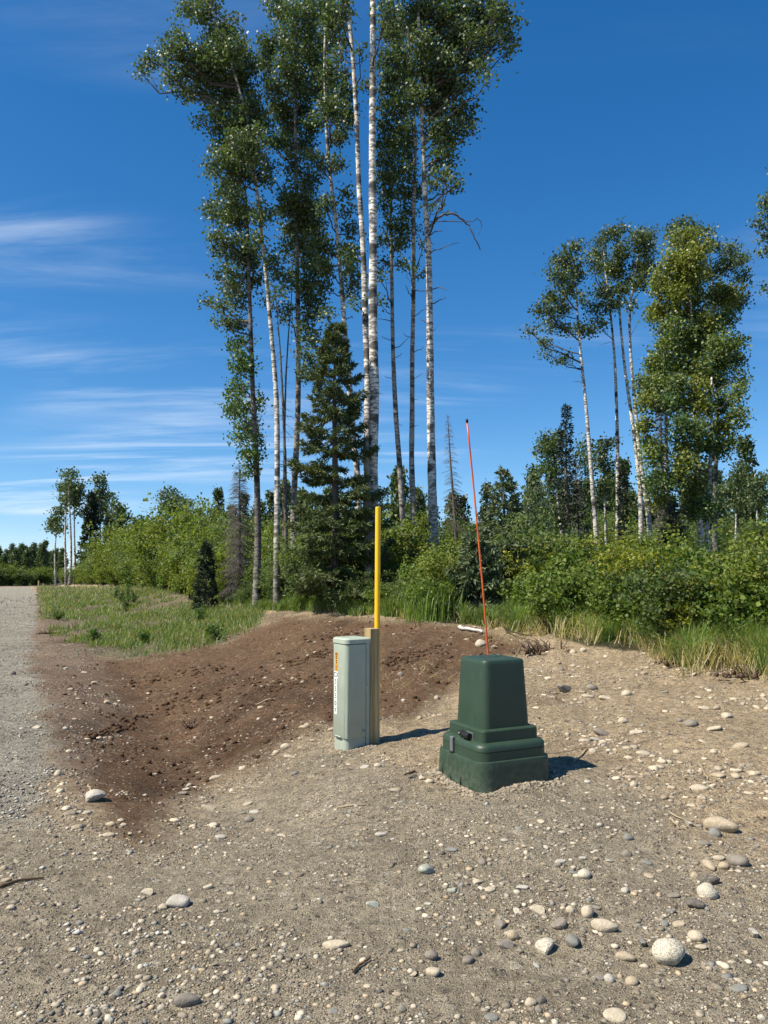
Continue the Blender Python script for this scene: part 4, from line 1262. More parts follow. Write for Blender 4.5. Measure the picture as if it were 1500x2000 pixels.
gb = MB()
n = 110000
px = 72 + 470 * rng.random(n); py = 1146 + 150 * rng.random(n) ** 1.3
k = ss(-10, 25, poly_sd(px, py, P_STRAW))
P = ground_px(px, py)
dn = ss(0.38, 0.60, fbm(P[:, 0] / 1.6, P[:, 1] / 2.4, 101, 3) + 0.16 * (1215 - py) / 70)
keep = rng.random(n) < k * dn * 0.9
P = P[keep]; n = len(P)
mixg = (rng.random(n) < 0.75)[:, None]
cg = np.where(mixg, leafcol(n, (0.125, 0.180, 0.042), 0.3, 0.2), leafcol(n, (0.27, 0.225, 0.12), 0.2, 0.08))
rr = np.hypot(P[:, 0], P[:, 1])
blades(gb, P, (0.03 + 0.13 * rng.random(n) ** 2) * (1 + rr / 50), 0.2 + 0.7 * rng.random(n), 0.003 + rr * 0.00022, cg)
tag(link('sparse_grass', gb.mesh('sparse_grass', M_GRASS)), 'sparse grass sprouting from the stony bank beside the road', 'grass', kind='stuff')

# weeds standing in the sparse grass
for wx, wy, hh_ in ((224, 1170, 0.55), (236, 1178, 0.6), (250, 1172, 0.6), (262, 1182, 0.5), (245, 1195, 0.5), (420, 1252, 0.3), (285, 1256, 0.22), (180, 1254, 0.25), (112, 1212, 0.2), (390, 1215, 0.35)):
    g0 = ground_px([wx], [wy])[0]
    tb, cb = MB(), MB()
    for q in range(7):
        a = rng.random() * 6.28
        top = np.array([math.cos(a) * 0.12, math.sin(a) * 0.12, hh_ * (0.7 + 0.5 * rng.random())])
        tube(tb, [np.array([0, 0, -0.02]), top * [0.4, 0.4, 0.6], top], [0.005, 0.004, 0.002], 4, np.array((0.08, 0.11, 0.04)), False)
        m = 26
        t = 0.25 + 0.75 * rng.random((m, 1))
        leaves(cb, top * t + rng.normal(size=(m, 3)) * [0.05, 0.05, 0.02], 0.09, leafcol(m, (0.07, 0.115, 0.03), 0.25), 0.1, 0.35, up=0.3)
    r = empty('weed', g0, 0)
    link('stems', tb.mesh('weed_stems', M_TWIG, True), r); link('foliage', cb.mesh('weed_foliage', M_SHRUB), r)
    tag(r, 'green weed standing in the sparse grass beside the gravel road', 'plant', 'weeds in the sparse grass')


# ------------------------------------------------------------------ moulded shapes
def rrect(w, d, r, n=5):
    """rounded rectangle outline, counter-clockwise"""
    pts = []
    for sx, sy, a0 in ((1, 1, 0), (-1, 1, 90), (-1, -1, 180), (1, -1, 270)):
        for k in range(n + 1):
            a = math.radians(a0 + 90.0 * k / n)
            pts.append((sx * (w / 2 - r) + r * math.cos(a), sy * (d / 2 - r) + r * math.sin(a)))
    return np.array(pts)


def loft(rings, mat, name, cap=True, smooth=True, bend=None):
    """rings: (z, outline Nx2); a closed skin through them"""
    mb_ = MB()
    V = np.concatenate([np.concatenate([o, np.full((len(o), 1), z)], 1) for z, o in rings])
    n = len(rings[0][1])
    if bend is not None:
        V = bend(V)
    i = np.arange(len(rings) - 1)[:, None] * n; j = np.arange(n)[None, :]; k = (j + 1) % n
    mb_.add(V, np.stack([i + j, i + k, i + n + k, i + n + j], -1).reshape(-1, 4))
    if cap:
        for e, rev in ((0, True), (len(rings) - 1, False)):
            R_ = V[e * n:(e + 1) * n]
            c_ = R_.mean(0)
            f = np.stack([np.zeros(n, int), 1 + j[0], 1 + k[0]], -1)
            mb_.add(np.concatenate([[c_], R_]), f[:, ::-1] if rev else f)
    me = mb_.mesh(name, mat, smooth)
    if smooth:
        me.set_sharp_from_angle(angle=math.radians(38))
    return me


def box_me(name, x0, x1, y0, y1, z0, z1, mat, bev=0.004):
    w, d = x1 - x0, y1 - y0
    b = min(bev, w / 3, d / 3, (z1 - z0) / 3)
    o0, o1 = rrect(w - 2 * b, d - 2 * b, b, 2), rrect(w, d, b, 2)
    off = np.array([(x0 + x1) / 2, (y0 + y1) / 2])
    return loft([(z0, o0 + off), (z0 + b, o1 + off), (z1 - b, o1 + off), (z1, o0 + off)], mat, name)


def disc_me(name, c, axis, r, L, mat, n=14, dome=0.4):
    mb_ = MB()
    c = np.array(c, float); ax = np.array(axis, float)
    tube(mb_, [c, c + ax * L * 0.6, c + ax * L * 0.9, c + ax * L], [r, r, r * 0.85, r * dome], n, (0.5, 0.5, 0.5))
    me = mb_.mesh(name, mat, True)
    me.set_sharp_from_angle(angle=math.radians(40))
    return me


M_PED = mat_plastic('pale_green_enamel', (0.345, 0.392, 0.315), (0.33, 0.30, 0.24), 0.40, 0.0, 0.16)
M_DKGREEN = mat_plastic('dark_green_plastic', (0.025, 0.049, 0.028), (0.16, 0.165, 0.13), 0.44, 0.0, 0.30)
M_STEEL = mat_simple('zinc_steel', (0.42, 0.42, 0.40), 0.35, 0.5, 30, 0.2, 0, 0.8)
M_BLACK = mat_simple('black_rubber', (0.012, 0.012, 0.012), 0.45, 0.4, 30, 0.2)
M_GREYPL = mat_simple('grey_strap', (0.13, 0.13, 0.13), 0.5, 0.4, 30, 0.2)
M_YELLOW = mat_simple('yellow_marker_plastic', (0.80, 0.47, 0.005), 0.35, 0.5, 8, 0.10)
M_ORANGE = mat_simple('orange_sticker', (0.78, 0.33, 0.02), 0.5, 0.4, 60, 0.1)
M_WHITE = mat_simple('white_sticker', (0.78, 0.80, 0.77), 0.5, 0.4, 60, 0.06)
M_INK = mat_simple('black_print', (0.014, 0.014, 0.014), 0.6, 0.3, 60, 0.1)

# ---- pale green pedestal on its wooden post
PSI = math.radians(33)
pc = ground_px([676], [1467])[0]                       # foot of its near corner
S_ = 0.246
na, nb_ = np.array([math.sin(PSI), -math.cos(PSI)]), np.array([-math.cos(PSI), -math.sin(PSI)])
ped_c = pc[:2] - (na + nb_) * S_ * 0.46
ped_z = float(pc[2]) - 0.05
PH = CAMZ + float(ray(680, 1247)[2] / ray(680, 1247)[1] * (pc[1] + 0.02)) - ped_z   # height of the cap's near corner
ped = empty('utility_pedestal', (ped_c[0], ped_c[1], ped_z), PSI)
tag(ped, 'tall pale green metal utility pedestal with orange sticker, fixed to a wooden post', 'utility box')
cut = 0.31 * S_ + 0.0


def shell(x0, x1, d, rl, rr2, n=5):
    """outline with its own corner radius at each end"""
    pts = []
    for sx, sy, a0 in ((1, 1, 0), (-1, 1, 90), (-1, -1, 180), (1, -1, 270)):
        r = rr2 if sx > 0 else rl
        cx_ = (x1 - r) if sx > 0 else (x0 + r)
        for k in range(n + 1):
            a = math.radians(a0 + 90.0 * k / n)
            pts.append((cx_ + r * math.cos(a), sy * (d / 2 - r) + r * math.sin(a)))
    return np.array(pts)


cov0 = shell(-S_ / 2, cut - 0.003, S_, 0.045, 0.003, 7)
cov1 = shell(-S_ / 2 + 0.004, cut - 0.006, S_ - 0.008, 0.043, 0.003, 7)
base0 = shell(-S_ / 2 + 0.009, cut - 0.003, S_ - 0.018, 0.042, 0.003, 7)
link('base_skirt', loft([(0.0, base0), (0.18, base0)], M_PED, 'base_skirt'), ped)
link('front_cover', loft([(0.143, cov1), (0.149, cov0), (PH - 0.056, cov0), (PH - 0.052, cov1)], M_PED, 'front_cover'), ped)
rear0 = shell(cut + 0.003, S_ / 2, S_ - 0.008, 0.003, 0.02, 5)
link('rear_panel', loft([(0.0, rear0), (PH - 0.046, rear0)], M_PED, 'rear_panel'), ped)
cap_o = shell(-S_ / 2 - 0.006, S_ / 2 + 0.006, S_ + 0.012, 0.05, 0.026, 7)
cap_i = shell(-S_ / 2 + 0.002, S_ / 2 - 0.002, S_ - 0.004, 0.045, 0.022, 7)
cap_t = shell(-S_ / 2 + 0.016, S_ / 2 - 0.016, S_ - 0.032, 0.036, 0.014, 7)
link('cap', loft([(PH - 0.047, cap_i), (PH - 0.046, cap_o), (PH - 0.012, cap_o), (PH - 0.004, cap_i), (PH + 0.001, cap_t)], M_PED, 'cap'), ped)
fy = -S_ / 2
for xx, zz in ((cut + 0.014, PH - 0.12), (cut + 0.018, PH - 0.40), (cut + 0.02, 0.26), (cut + 0.012, 0.125), (0.05, PH - 0.034), (-0.03, PH - 0.034)):
    link('rivet', disc_me('rivet', (xx, fy + (0.002 if zz < PH - 0.06 else -0.005), zz), (0, -1, 0), 0.0055, 0.005, M_STEEL, 10), ped)
lk = link('lock_bolt', disc_me('lock_bolt', (cut - 0.026, fy - 0.001, 0.20), (0, -1, 0), 0.013, 0.012, M_PED, 16, 0.7), ped)
link('bolt_head', disc_me('bolt_head', (cut - 0.026, fy - 0.012, 0.20), (0, -1, 0), 0.006, 0.005, M_GREYPL, 6, 0.9), lk)
# curled pull lip at the foot of the cover
lm = MB()
ly = np.linspace(-0.05, 0.055, 9)
tube(lm, np.stack([np.full(9, -S_ / 2 - 0.006) - 0.007 * np.sin(np.linspace(0, math.pi, 9)), ly, 0.150 + 0.008 * np.cos(np.linspace(-1.2, 1.2, 9))], 1), np.full(9, 0.006), 6)
link('pull_lip', lm.mesh('pull_lip', M_PED, True), ped)


def text_mesh(s, size, mat, name):
    cu = bpy.data.curves.new('lettering', 'FONT')
    cu.body = s; cu.size = size; cu.align_x = 'CENTER'; cu.align_y = 'CENTER'; cu.extrude = 0.0004; cu.offset = size * 0.012
    ob = bpy.data.objects.new('lettering', cu)
    COL.objects.link(ob)
    dg = bpy.context.evaluated_depsgraph_get()
    dg.update()
    me = bpy.data.meshes.new_from_object(ob.evaluated_get(dg))
    bpy.data.objects.remove(ob)
    me.materials.clear(); me.materials.append(mat); me.name = name
    return me


def on_left_face(o, y, z, off):
    """lay a flat thing on the sunlit side (local -x), reading upright"""
    o.rotation_euler = (math.pi / 2, 0, -math.pi / 2)
    o.location = (-S_ / 2 - off, y, z)


sy = 0.038
st = link('sticker', box_me('sticker', -0.026, 0.026, -0.081, 0.081, 0, 0.0012, M_ORANGE, 0.0003), ped)
on_left_face(st, sy, PH - 0.205, 0.0003)
st['label'] = 'orange warning sticker with dark print'
for k, (w_, h_, zo) in enumerate(((0.040, 0.009, 0.071), (0.040, 0.009, 0.057), (0.036, 0.007, 0.043), (0.030, 0.010, 0.029), (0.018, 0.014, 0.008), (0.020, 0.012, -0.010), (0.038, 0.004, -0.030), (0.038, 0.004, -0.040), (0.036, 0.004, -0.050), (0.030, 0.004, -0.060), (0.034, 0.005, -0.071))):
    link('print_line', box_me('print_line', -w_ / 2, w_ / 2, zo - h_ / 2, zo + h_ / 2, 0.0013, 0.0019, M_INK, 0.0002), st)
ct = link('letter_tag', box_me('letter_tag', -0.036, 0.036, -0.028, 0.028, 0, 0.0012, M_WHITE, 0.0003), ped)
on_left_face(ct, sy + 0.004, PH - 0.317, 0.0003)
tl_ = link('lettering', text_mesh('CX', 0.056, M_INK, 'lettering'), ct); tl_.location = (0, 0, 0.0018)
zt = PH - 0.376
for ch in '5550F':
    dt = link('digit_tag', box_me('digit_tag', -0.022, 0.022, -0.028, 0.028, 0, 0.0012, M_WHITE, 0.0003), ped)
    on_left_face(dt, sy + 0.012, zt, 0.0003)
    tl_ = link('lettering', text_mesh(ch, 0.058, M_INK, 'lettering'), dt); tl_.location = (0, 0, 0.0018)
    zt -= 0.061

# ---- wooden post and yellow marker
m, nt, n_, l_, b_ = mat_new('treated_post_wood')
oc = coords(nt)
gr = noise(nt, mapping(nt, oc, (55, 55, 1.6)), 1.0, 6, 0.6)
wv = noise(nt, mapping(nt, oc, (16, 16, 0.9)), 1.0, 3, 0.5)
cw = ramp(nt, gr.outputs[0], [(0.30, (0.17, 0.115, 0.05)), (0.52, (0.42, 0.31, 0.15)), (0.75, (0.56, 0.44, 0.235))])
cw = mixc(nt, 'MULTIPLY', 0.6, cw, ramp(nt, wv.outputs[0], [(0.35, (0.55, 0.52, 0.45)), (0.65, (1.25, 1.25, 1.2))]))
l_.new(cw, b_.inputs['Base Color']); b_.inputs['Roughness'].default_value = 0.85
bump(nt, b_, gr.outputs[0], 0.35, 0.004)
M_WOOD = m
PW = 0.098
post_c = ped_c - nb_ * (S_ / 2 + PW / 2 + 0.006) + na * 0.052
pz = float(height(*post_c)) - 0.06
ptop = CAMZ + float(ray(728, 1227)[2] / ray(728, 1227)[1] * post_c[1])
post = tag(link('wooden_post', box_me('wooden_post', -PW / 2, PW / 2, -PW / 2, PW / 2, 0, ptop - pz, M_WOOD, 0.004)), 'square treated timber post behind the pale green pedestal', 'post')
post.location = (post_c[0], post_c[1], pz); post.rotation_euler = (0, 0, PSI + 0.04)
mk_c = post_c - nb_ * (PW / 2 + 0.026) - na * 0.036
mk_z = float(height(*mk_c)) - 0.04
mtop = CAMZ + float(ray(743, 990)[2] / ray(743, 990)[1] * mk_c[1])
mm = MB()
H_ = mtop - mk_z
tube(mm, [[0, 0, 0], [0.003, 0, H_ * 0.5], [0.010, 0, H_ - 0.004], [0.010, 0, H_]], [0.0245, 0.0245, 0.0245, 0.021], 18)
mk_me = mm.mesh('yellow_marker', M_YELLOW, True); mk_me.set_sharp_from_angle(angle=math.radians(40))
mk = tag(link('marker_post', mk_me), 'slim bright yellow marker post rising behind the wooden post', 'marker post')
mk.location = (mk_c[0], mk_c[1], mk_z)

# ---- dark green cabinet
PS2 = math.radians(25.5)
gc_ = ground_px([936], [1544])[0]
na2, nb2 = np.array([math.sin(PS2), -math.cos(PS2)]), np.array([-math.cos(PS2), -math.sin(PS2)])
SB = 0.555
cab_c = gc_[:2] - (na2 + nb2) * SB * 0.43
cab_z = float(gc_[2]) - 0.06
cab_c = cab_c + np.array([0.022, 0.0])
cab = empty('utility_cabinet', (cab_c[0], cab_c[1], cab_z), PS2)
cab.scale = (1.05, 1.05, 1.0)
tag(cab, 'squat dark green plastic utility cabinet with stepped base and tapered tower', 'utility box')


def lvl(py, px=935):
    d = ray(px, py)
    return CAMZ + d[2] / d[1] * (gc_[1] + 0.06) - cab_z


zb, zc_, zd, ze = lvl(1483), lvl(1452), lvl(1427), lvl(1292)


def skirt_bend(V):
    a = np.arctan2(V[:, 1], V[:, 0])
    k = (1 - np.clip(V[:, 2] / zb, 0, 1)) ** 1.5
    V = V.copy()
    s = 1 + k * (0.010 + 0.012 * np.sin(a * 11) + 0.008 * np.sin(a * 23 + 1))
    V[:, 0] *= s; V[:, 1] *= s
    return V


def dense(w, r, n=9, per_side=10):
    o = rrect(w, w, r, n)
    out = []
    for i in range(len(o)):
        p, q = o[i], o[(i + 1) % len(o)]
        L = np.linalg.norm(q - p)
        m_ = per_side if L > 0.1 else 1
        for t in range(m_):
            out.append(p + (q - p) * t / m_)
    return np.array(out)


zs_ = np.linspace(0, zb - 0.012, 7)
link('base_skirt', loft([(z, dense(SB + 0.010 * (1 - z / zb), 0.085)) for z in zs_] + [(zb - 0.003, dense(SB - 0.004, 0.083)), (zb, dense(SB - 0.016, 0.078))], M_DKGREEN, 'base_skirt', bend=skirt_bend), cab)
SM = 0.522
link('lower_band', loft([(zb - 0.02, dense(SM, 0.075)), (zc_ - 0.048, dense(SM - 0.004, 0.074)), (zc_ - 0.046, dense(SM - 0.010, 0.072)), (zc_ - 0.043, dense(SM - 0.002, 0.074)),
                         (zc_ - 0.020, dense(SM - 0.004, 0.074)), (zc_ - 0.006, dense(SM - 0.020, 0.068)), (zc_ + 0.004, dense(SM - 0.050, 0.055)), (zc_ + 0.008, dense(0.445, 0.04))], M_DKGREEN, 'lower_band'), cab)
link('collar', loft([(zc_ - 0.01, dense(0.432, 0.032)), (zd - 0.006, dense(0.428, 0.032)), (zd, dense(0.418, 0.03)), (zd + 0.004, dense(0.380, 0.03))], M_DKGREEN, 'collar'), cab)
tw_ = link('tower', loft([(zd - 0.02, dense(0.359, 0.045)), (zd + 0.05, dense(0.356, 0.045)), (ze - 0.03, dense(0.322, 0.044)), (ze - 0.014, dense(0.319, 0.043)), (ze - 0.004, dense(0.308, 0.038)), (ze, dense(0.285, 0.03)),
                         (ze + 0.003, dense(0.25, 0.03))], M_DKGREEN, 'tower'), cab)
for (x0, x1, y0, y1) in ((-0.075, 0.075, -0.012, 0.012), (-0.075, -0.045, 0.03, 0.05), (0.045, 0.075, 0.03, 0.05)):
    link('moulded_mark', box_me('moulded_mark', x0, x1, y0, y1, ze + 0.002, ze + 0.005, M_DKGREEN, 0.0012), tw_)
# lock barrel, mounting plate, hold-down strap on the sunlit side (local -x)
lx = -0.2145
pl_ = link('lock_plate', box_me('lock_plate', lx - 0.005, lx + 0.002, -0.105, -0.03, zc_ + 0.006, zc_ + 0.055, M_STEEL, 0.001), cab)
lb = MB()
tube(lb, [[lx - 0.022, -0.098, zc_ + 0.033], [lx - 0.022, -0.05, zc_ + 0.033], [lx - 0.022, -0.02, zc_ + 0.033], [lx - 0.022, -0.018, zc_ + 0.033]], [0.020, 0.020, 0.020, 0.016], 18)
lb_me = lb.mesh('lock_barrel', M_BLACK, True); lb_me.set_sharp_from_angle(angle=math.radians(40))
lbo = link('lock_barrel', lb_me, cab)
link('key_ring', disc_me('key_ring', (lx - 0.022, -0.018, zc_ + 0.033), (0, 1, 0), 0.009, 0.004, M_STEEL, 14, 0.8), lbo)
link('lock_nose', disc_me('lock_nose', (lx - 0.006, 0.012, zc_ + 0.036), (-1, 0, 0), 0.019, 0.03, M_BLACK, 18, 0.75), lbo)
link('key_hole', disc_me('key_hole', (lx - 0.035, 0.012, zc_ + 0.036), (-1, 0, 0), 0.008, 0.004, M_STEEL, 12, 0.6), lbo)
link('strap', box_me('strap', -SM / 2 - 0.014, -SM / 2 + 0.004, 0.055, 0.090, zb + 0.004, zc_ + 0.004, M_GREYPL, 0.004), cab)
link('strap_foot', box_me('strap_foot', -SM / 2 - 0.018, -SM / 2 + 0.002, 0.050, 0.086, zb - 0.006, zb + 0.010, M_BLACK, 0.003), cab)
# slits torn in the foot of the skirt where it is pushed into the dirt
for side, t, L, w_ in (('x', 0.17, 0.085, 0.010), ('x', 0.06, 0.04, 0.006), ('x', -0.06, 0.05, 0.008), ('y', -0.10, 0.04, 0.006), ('y', 0.04, 0.03, 0.006), ('y', 0.15, 0.05, 0.007), ('y', 0.21, 0.055, 0.008)):
    sm_ = MB()
    e = SB / 2 + 0.013
    if side == 'x':
        V = [[-e, t - w_ / 2, 0.03], [-e, t + w_ / 2, 0.03], [-e + 0.003, t, 0.075 + L], [-e + 0.012, t, 0.05]]
    else:
        V = [[t - w_ / 2, -e, 0.03], [t + w_ / 2, -e, 0.03], [t, -e + 0.003, 0.075 + L], [t, -e + 0.012, 0.05]]
    sm_.add(V, [[0, 1, 2], [1, 3, 2], [3, 0, 2], [0, 3, 1]])
    link('slit', sm_.mesh('slit', M_BLACK), cab)

# ---- orange rod with dark tip
rt = at(912, 822, cab_c[1] + 0.22)
rm = at(951, 1280, cab_c[1] + 0.30)
dirv = rm - rt
k = (float(height(rm[0], rm[1])) - 0.05 - rt[2]) / dirv[2]
rb = rt + dirv * k
rod_b = np.array([rb[0], rb[1], float(height(rb[0], rb[1]))])
m, nt, n_, l_, b_ = mat_new('orange_fibreglass')
nz = noise(nt, mapping(nt, coords(nt), (4, 4, 3)), 1.0, 3)
l_.new(ramp(nt, nz.outputs[0], [(0.35, (0.40, 0.050, 0.020)), (0.6, (0.62, 0.115, 0.018)), (0.75, (0.60, 0.16, 0.05))]), b_.inputs['Base Color'])
b_.inputs['Roughness'].default_value = 0.4
rod = empty('marker_rod', rod_b)
tag(rod, 'thin orange-red fibreglass rod with black tip leaning behind the dark green cabinet', 'marker rod')
rm_ = MB()
t = np.linspace(0, 1, 14)[:, None]
line = rb + (rt - rb) * t + np.stack([0.012 * np.sin(t[:, 0] * 3.1), 0 * t[:, 0], 0 * t[:, 0]], 1)
tube(rm_, line - rod_b, np.full(14, 0.0068), 9)
link('shaft', rm_.mesh('rod_shaft', m, True), rod)
tm = MB()
dr = (rt - rb) / np.linalg.norm(rt - rb)
tube(tm, [line[-1] - dr * 0.012 - rod_b, line[-1] + dr * 0.010 - rod_b, line[-1] + dr * 0.014 - rod_b], [0.010, 0.010, 0.006], 10)
link('tip', tm.mesh('rod_tip', M_BLACK, True), rod)


# ------------------------------------------------------------------ stones
def ico(sub):
    import bmesh
    bm = bmesh.new(); bmesh.ops.create_icosphere(bm, subdivisions=sub, radius=1.0)
    v = np.array([x.co[:] for x in bm.verts]); f = np.array([[q.index for q in x.verts] for x in bm.faces]); bm.free()
    return v, f


ICO1, ICO2, ICO3 = ico(1), ico(2), ico(3)


def stone_shape(kind, seed):
    r = np.random.default_rng(seed)
    v, f = ICO3
    v = v.copy()
    if kind == 'round':
        p, sc_ = 2.0, np.array([1, 0.9, 0.8])
    elif kind == 'flat':
        p, sc_ = 2.4, np.array([1, 0.75, 0.38])
    elif kind == 'long':
        p, sc_ = 2.3, np.array([1, 0.52, 0.42])
    else:
        p, sc_ = 2.2, np.array([1, 0.8, 0.6])
    d = unit(r.normal(size=(7, 3)))
    off = (0.45 + 0.25 * r.random(7)) if kind == 'angular' else (0.62 + 0.24 * r.random(7))
    for dd, oo in zip(d, off):                      # worn facets
        h_ = v @ dd - oo
        v = v - np.where(h_ > 0, h_ * (1.0 if kind == 'angular' else 0.6), 0)[:, None] * dd
    q = r.normal(size=(6, 3)) * 1.7
    for w in q:
        v = v * (1 + 0.025 * np.sin(v @ w + r.random() * 6))[:, None]
    v = v * sc_
    v = v / np.abs(v[:, 0]).max()
    return v, f


def mat_stone(name, col, speck=0.0, speckc=(0.06, 0.06, 0.055), veins=0.0, rough=0.8):
    m, nt, n, l, b = mat_new(name)
    oc = coords(nt, 'Object')
    a = noise(nt, oc, 2.2, 5, 0.6)
    c = mixc(nt, 'MULTIPLY', 0.55, tuple(col), ramp(nt, a.outputs[0], [(0.3, (0.6, 0.58, 0.55)), (0.7, (1.3, 1.3, 1.3))]))
    if speck:
        s = noise(nt, oc, 13.0, 3, 0.6)
        c = mixc(nt, 'MIX', ramp(nt, s.outputs[0], [(0.54, (0, 0, 0)), (0.59, (speck,) * 3)]), c, speckc)
    if veins:
        s = noise(nt, mapping(nt, oc, (3, 14, 14)), 1.0, 3, 0.6)
        c = mixc(nt, 'MIX', ramp(nt, s.outputs[0], [(0.52, (0, 0, 0)), (0.6, (veins,) * 3)]), c, (0.5, 0.45, 0.36))
    d = noise(nt, oc, 7.0, 6, 0.7)
    c = mixc(nt, 'MIX', ramp(nt, d.outputs[0], [(0.45, (0, 0, 0)), (0.68, (0.6, 0.6, 0.6))]), c, (0.27, 0.23, 0.165))
    l.new(c, b.inputs['Base Color'])
    b.inputs['Roughness'].default_value = rough
    b.inputs['Specular IOR Level'].default_value = 0.3
    bump(nt, b, d.outputs[0], 0.35, 0.03)
    return m


ST_MAT = {
    'cream': (mat_stone('cream_stone', (0.46, 0.395, 0.29)), 'cream'),
    'pale': (mat_stone('pale_grey_stone', (0.42, 0.39, 0.33)), 'pale grey'),
    'granite': (mat_stone('speckled_granite', (0.56, 0.51, 0.40), 0.85), 'speckled white'),
    'blue': (mat_stone('blue_grey_stone', (0.19, 0.19, 0.175)), 'blue-grey'),
    'dark': (mat_stone('dark_stone', (0.085, 0.075, 0.066), 0, veins=0.25), 'dark brown'),
    'brown': (mat_stone('brown_grey_stone', (0.20, 0.175, 0.145)), 'brownish grey'),
    'tan': (mat_stone('tan_stone', (0.36, 0.285, 0.19), 0, veins=0.5), 'tan'),
    'green': (mat_stone('greenish_stone', (0.34, 0.36, 0.295)), 'pale greenish'),
}
SHAPES = {k: [stone_shape(k, 100 + 10 * i + q) for q in range(3)] for i, k in enumerate(('round', 'flat', 'long', 'angular'))}
ST_MESH = {}


def stone_mesh(shape, i, mat):
    key = (shape, i, mat)
    if key not in ST_MESH:
        mb_ = MB(); mb_.add(*SHAPES[shape][i])
        ST_MESH[key] = mb_.mesh('stone_' + mat, ST_MAT[mat][0], True)
        if shape == 'angular':
            ST_MESH[key].set_sharp_from_angle(angle=math.radians(16))
    return ST_MESH[key]


def stone_zone(g0):
    _, z_ = ground_zone(g0[None, 0], g0[None, 1], g0[None, 2])
    if z_['road'][0] > 0.5: return 'gravel road', 'on the gravel road'
    if z_['brown'][0] > 0.5: return 'brown soil', 'in the dark brown soil of the bank'
    if z_['straw'][0] > 0.5: return 'grass', 'among the sparse grass beside the road'
    if z_['grey'][0] > 0.5: return 'grey gravel', 'half sunk in the grey gravel apron'
    return 'tan dirt', 'on the stony tan dirt past the cabinet'


STONES = []


def put_stone(px, py, wpx, shape, mat, rot=0.0, label=None, sink=0.40, hfac=1.0, grp=None, pos=None):
    g0 = ground_px([px], [py])[0] if pos is None else pos
    r = 0.5 * wpx / F * math.hypot(g0[0], g0[1])
    o = link('stone', stone_mesh(shape, int(rng.integers(0, 3)), mat))
    vs = {'round': 0.8, 'flat': 0.38, 'long': 0.42, 'angular': 0.6}[shape]
    hz = r * vs * hfac
    o.scale = (r, r * (0.85 + 0.3 * rng.random()), r * hfac)
    o.rotation_euler = (rng.normal() * 0.12, rng.normal() * 0.12, math.radians(rot) + rng.normal() * 0.1)
    o.location = (g0[0], g0[1] + 0.3 * r, g0[2] + hz * (1 - 2 * sink))
    if label is None:
        zk, zw = stone_zone(g0)
        size = 'small' if wpx < 20 else 'fist-sized'
        sh = {'round': 'rounded', 'flat': 'flattish', 'long': 'oblong', 'angular': 'angular'}[shape]
        label = f'{size} {sh} {ST_MAT[mat][1]} stone {zw}'
        grp = f'{size} {sh} {ST_MAT[mat][1]} stones, {zk}'
    tag(o, label, 'stone', grp)
    STONES.append((px, py, wpx))


L_ = put_stone
L_(1413, 1625, 60, 'long', 'tan', -28, 'large oblong tan cobble with pale streaks and a dark shadow under its end', 0.2, 1.2)
L_(1398, 1632, 22, 'round', 'blue', 0, 'small blue-grey pebble tucked against the large tan cobble', 0.35)
L_(1443, 1690, 40, 'flat', 'brown', -60, 'flat grey-brown stone with a lighter rim, tilted in the gravel', 0.3, 1.6)
L_(1386, 1728, 40, 'long', 'dark', -18, 'dark brown oval stone lying against a speckled white one', 0.25, 1.2)
L_(1384, 1752, 36, 'round', 'granite', -20, 'speckled white egg-shaped stone between two dark brown ones', 0.28)
L_(1359, 1771, 35, 'flat', 'dark', 10, 'dark flat pebble below the speckled white egg-shaped stone', 0.25, 1.3)
L_(1311, 1882, 60, 'round', 'granite', 0, 'largest round white cobble, peppered with black specks', 0.22, 1.05)
L_(1182, 1820, 52, 'long', 'cream', -8, 'oblong cream cobble lying crosswise in the gravel', 0.25, 1.15)
L_(1150, 1790, 30, 'round', 'cream', 40, 'smooth cream egg-shaped stone beside the oblong cream cobble', 0.25)
L_(1121, 1848, 33, 'flat', 'blue', 80, 'smooth blue-grey egg-shaped cobble beside the pale angular rock', 0.2, 1.7)
L_(1095, 1812, 36, 'angular', 'brown', 20, 'grey-brown pointed cobble above the smooth blue-grey one', 0.25)
L_(1065, 1860, 48, 'angular', 'granite', 30, 'pale speckled angular rock, wedge shaped, in the gravel', 0.35)
L_(1050, 1784, 30, 'angular', 'cream', -30, 'cream angular stone with a dark broken side', 0.3)
L_(833, 1705, 42, 'flat', 'green', 60, 'pale greenish oval stone set alone on the gravel slope', 0.35, 1.3)
L_(744, 1632, 24, 'flat', 'pale', 20, 'pale round-edged flat stone on the slope between the two cabinets', 0.4)
L_(881, 1662, 26, 'flat', 'blue', 0, 'flat blue-grey stone pressed into the slope below the cabinet', 0.42)
L_(654, 1852, 58, 'long', 'cream', 4, 'long cream stone lying almost buried, alone in fine gravel', 0.45, 0.8)
L_(845, 1905, 30, 'flat', 'cream', -20, 'cream tooth-shaped stone below a cluster of brown ones', 0.3, 1.5)
L_(843, 1874, 27, 'round', 'brown', 0, 'brown rounded stone just above the tooth-shaped cream stone', 0.3)
L_(915, 1881, 27, 'flat', 'brown', 60, 'grey-brown almond-shaped stone of a touching pair', 0.3, 1.4)
L_(930, 1866, 20, 'round', 'brown', 0, 'smaller grey-brown stone of the touching pair', 0.3)
L_(1003, 1836, 25, 'round', 'tan', 0, 'tan egg-shaped stone resting on a darker brown one', 0.25)
L_(987, 1851, 32, 'angular', 'brown', 0, 'brown lumpy stone under the tan egg-shaped one', 0.35)
L_(977, 1812, 30, 'angular', 'brown', 50, 'purplish brown wedge-shaped stone half sunk in gravel', 0.35)
L_(1224, 1877, 37, 'long', 'tan', -8, 'tan-grey oblong stone beside a dark grey wedge', 0.25, 1.2)
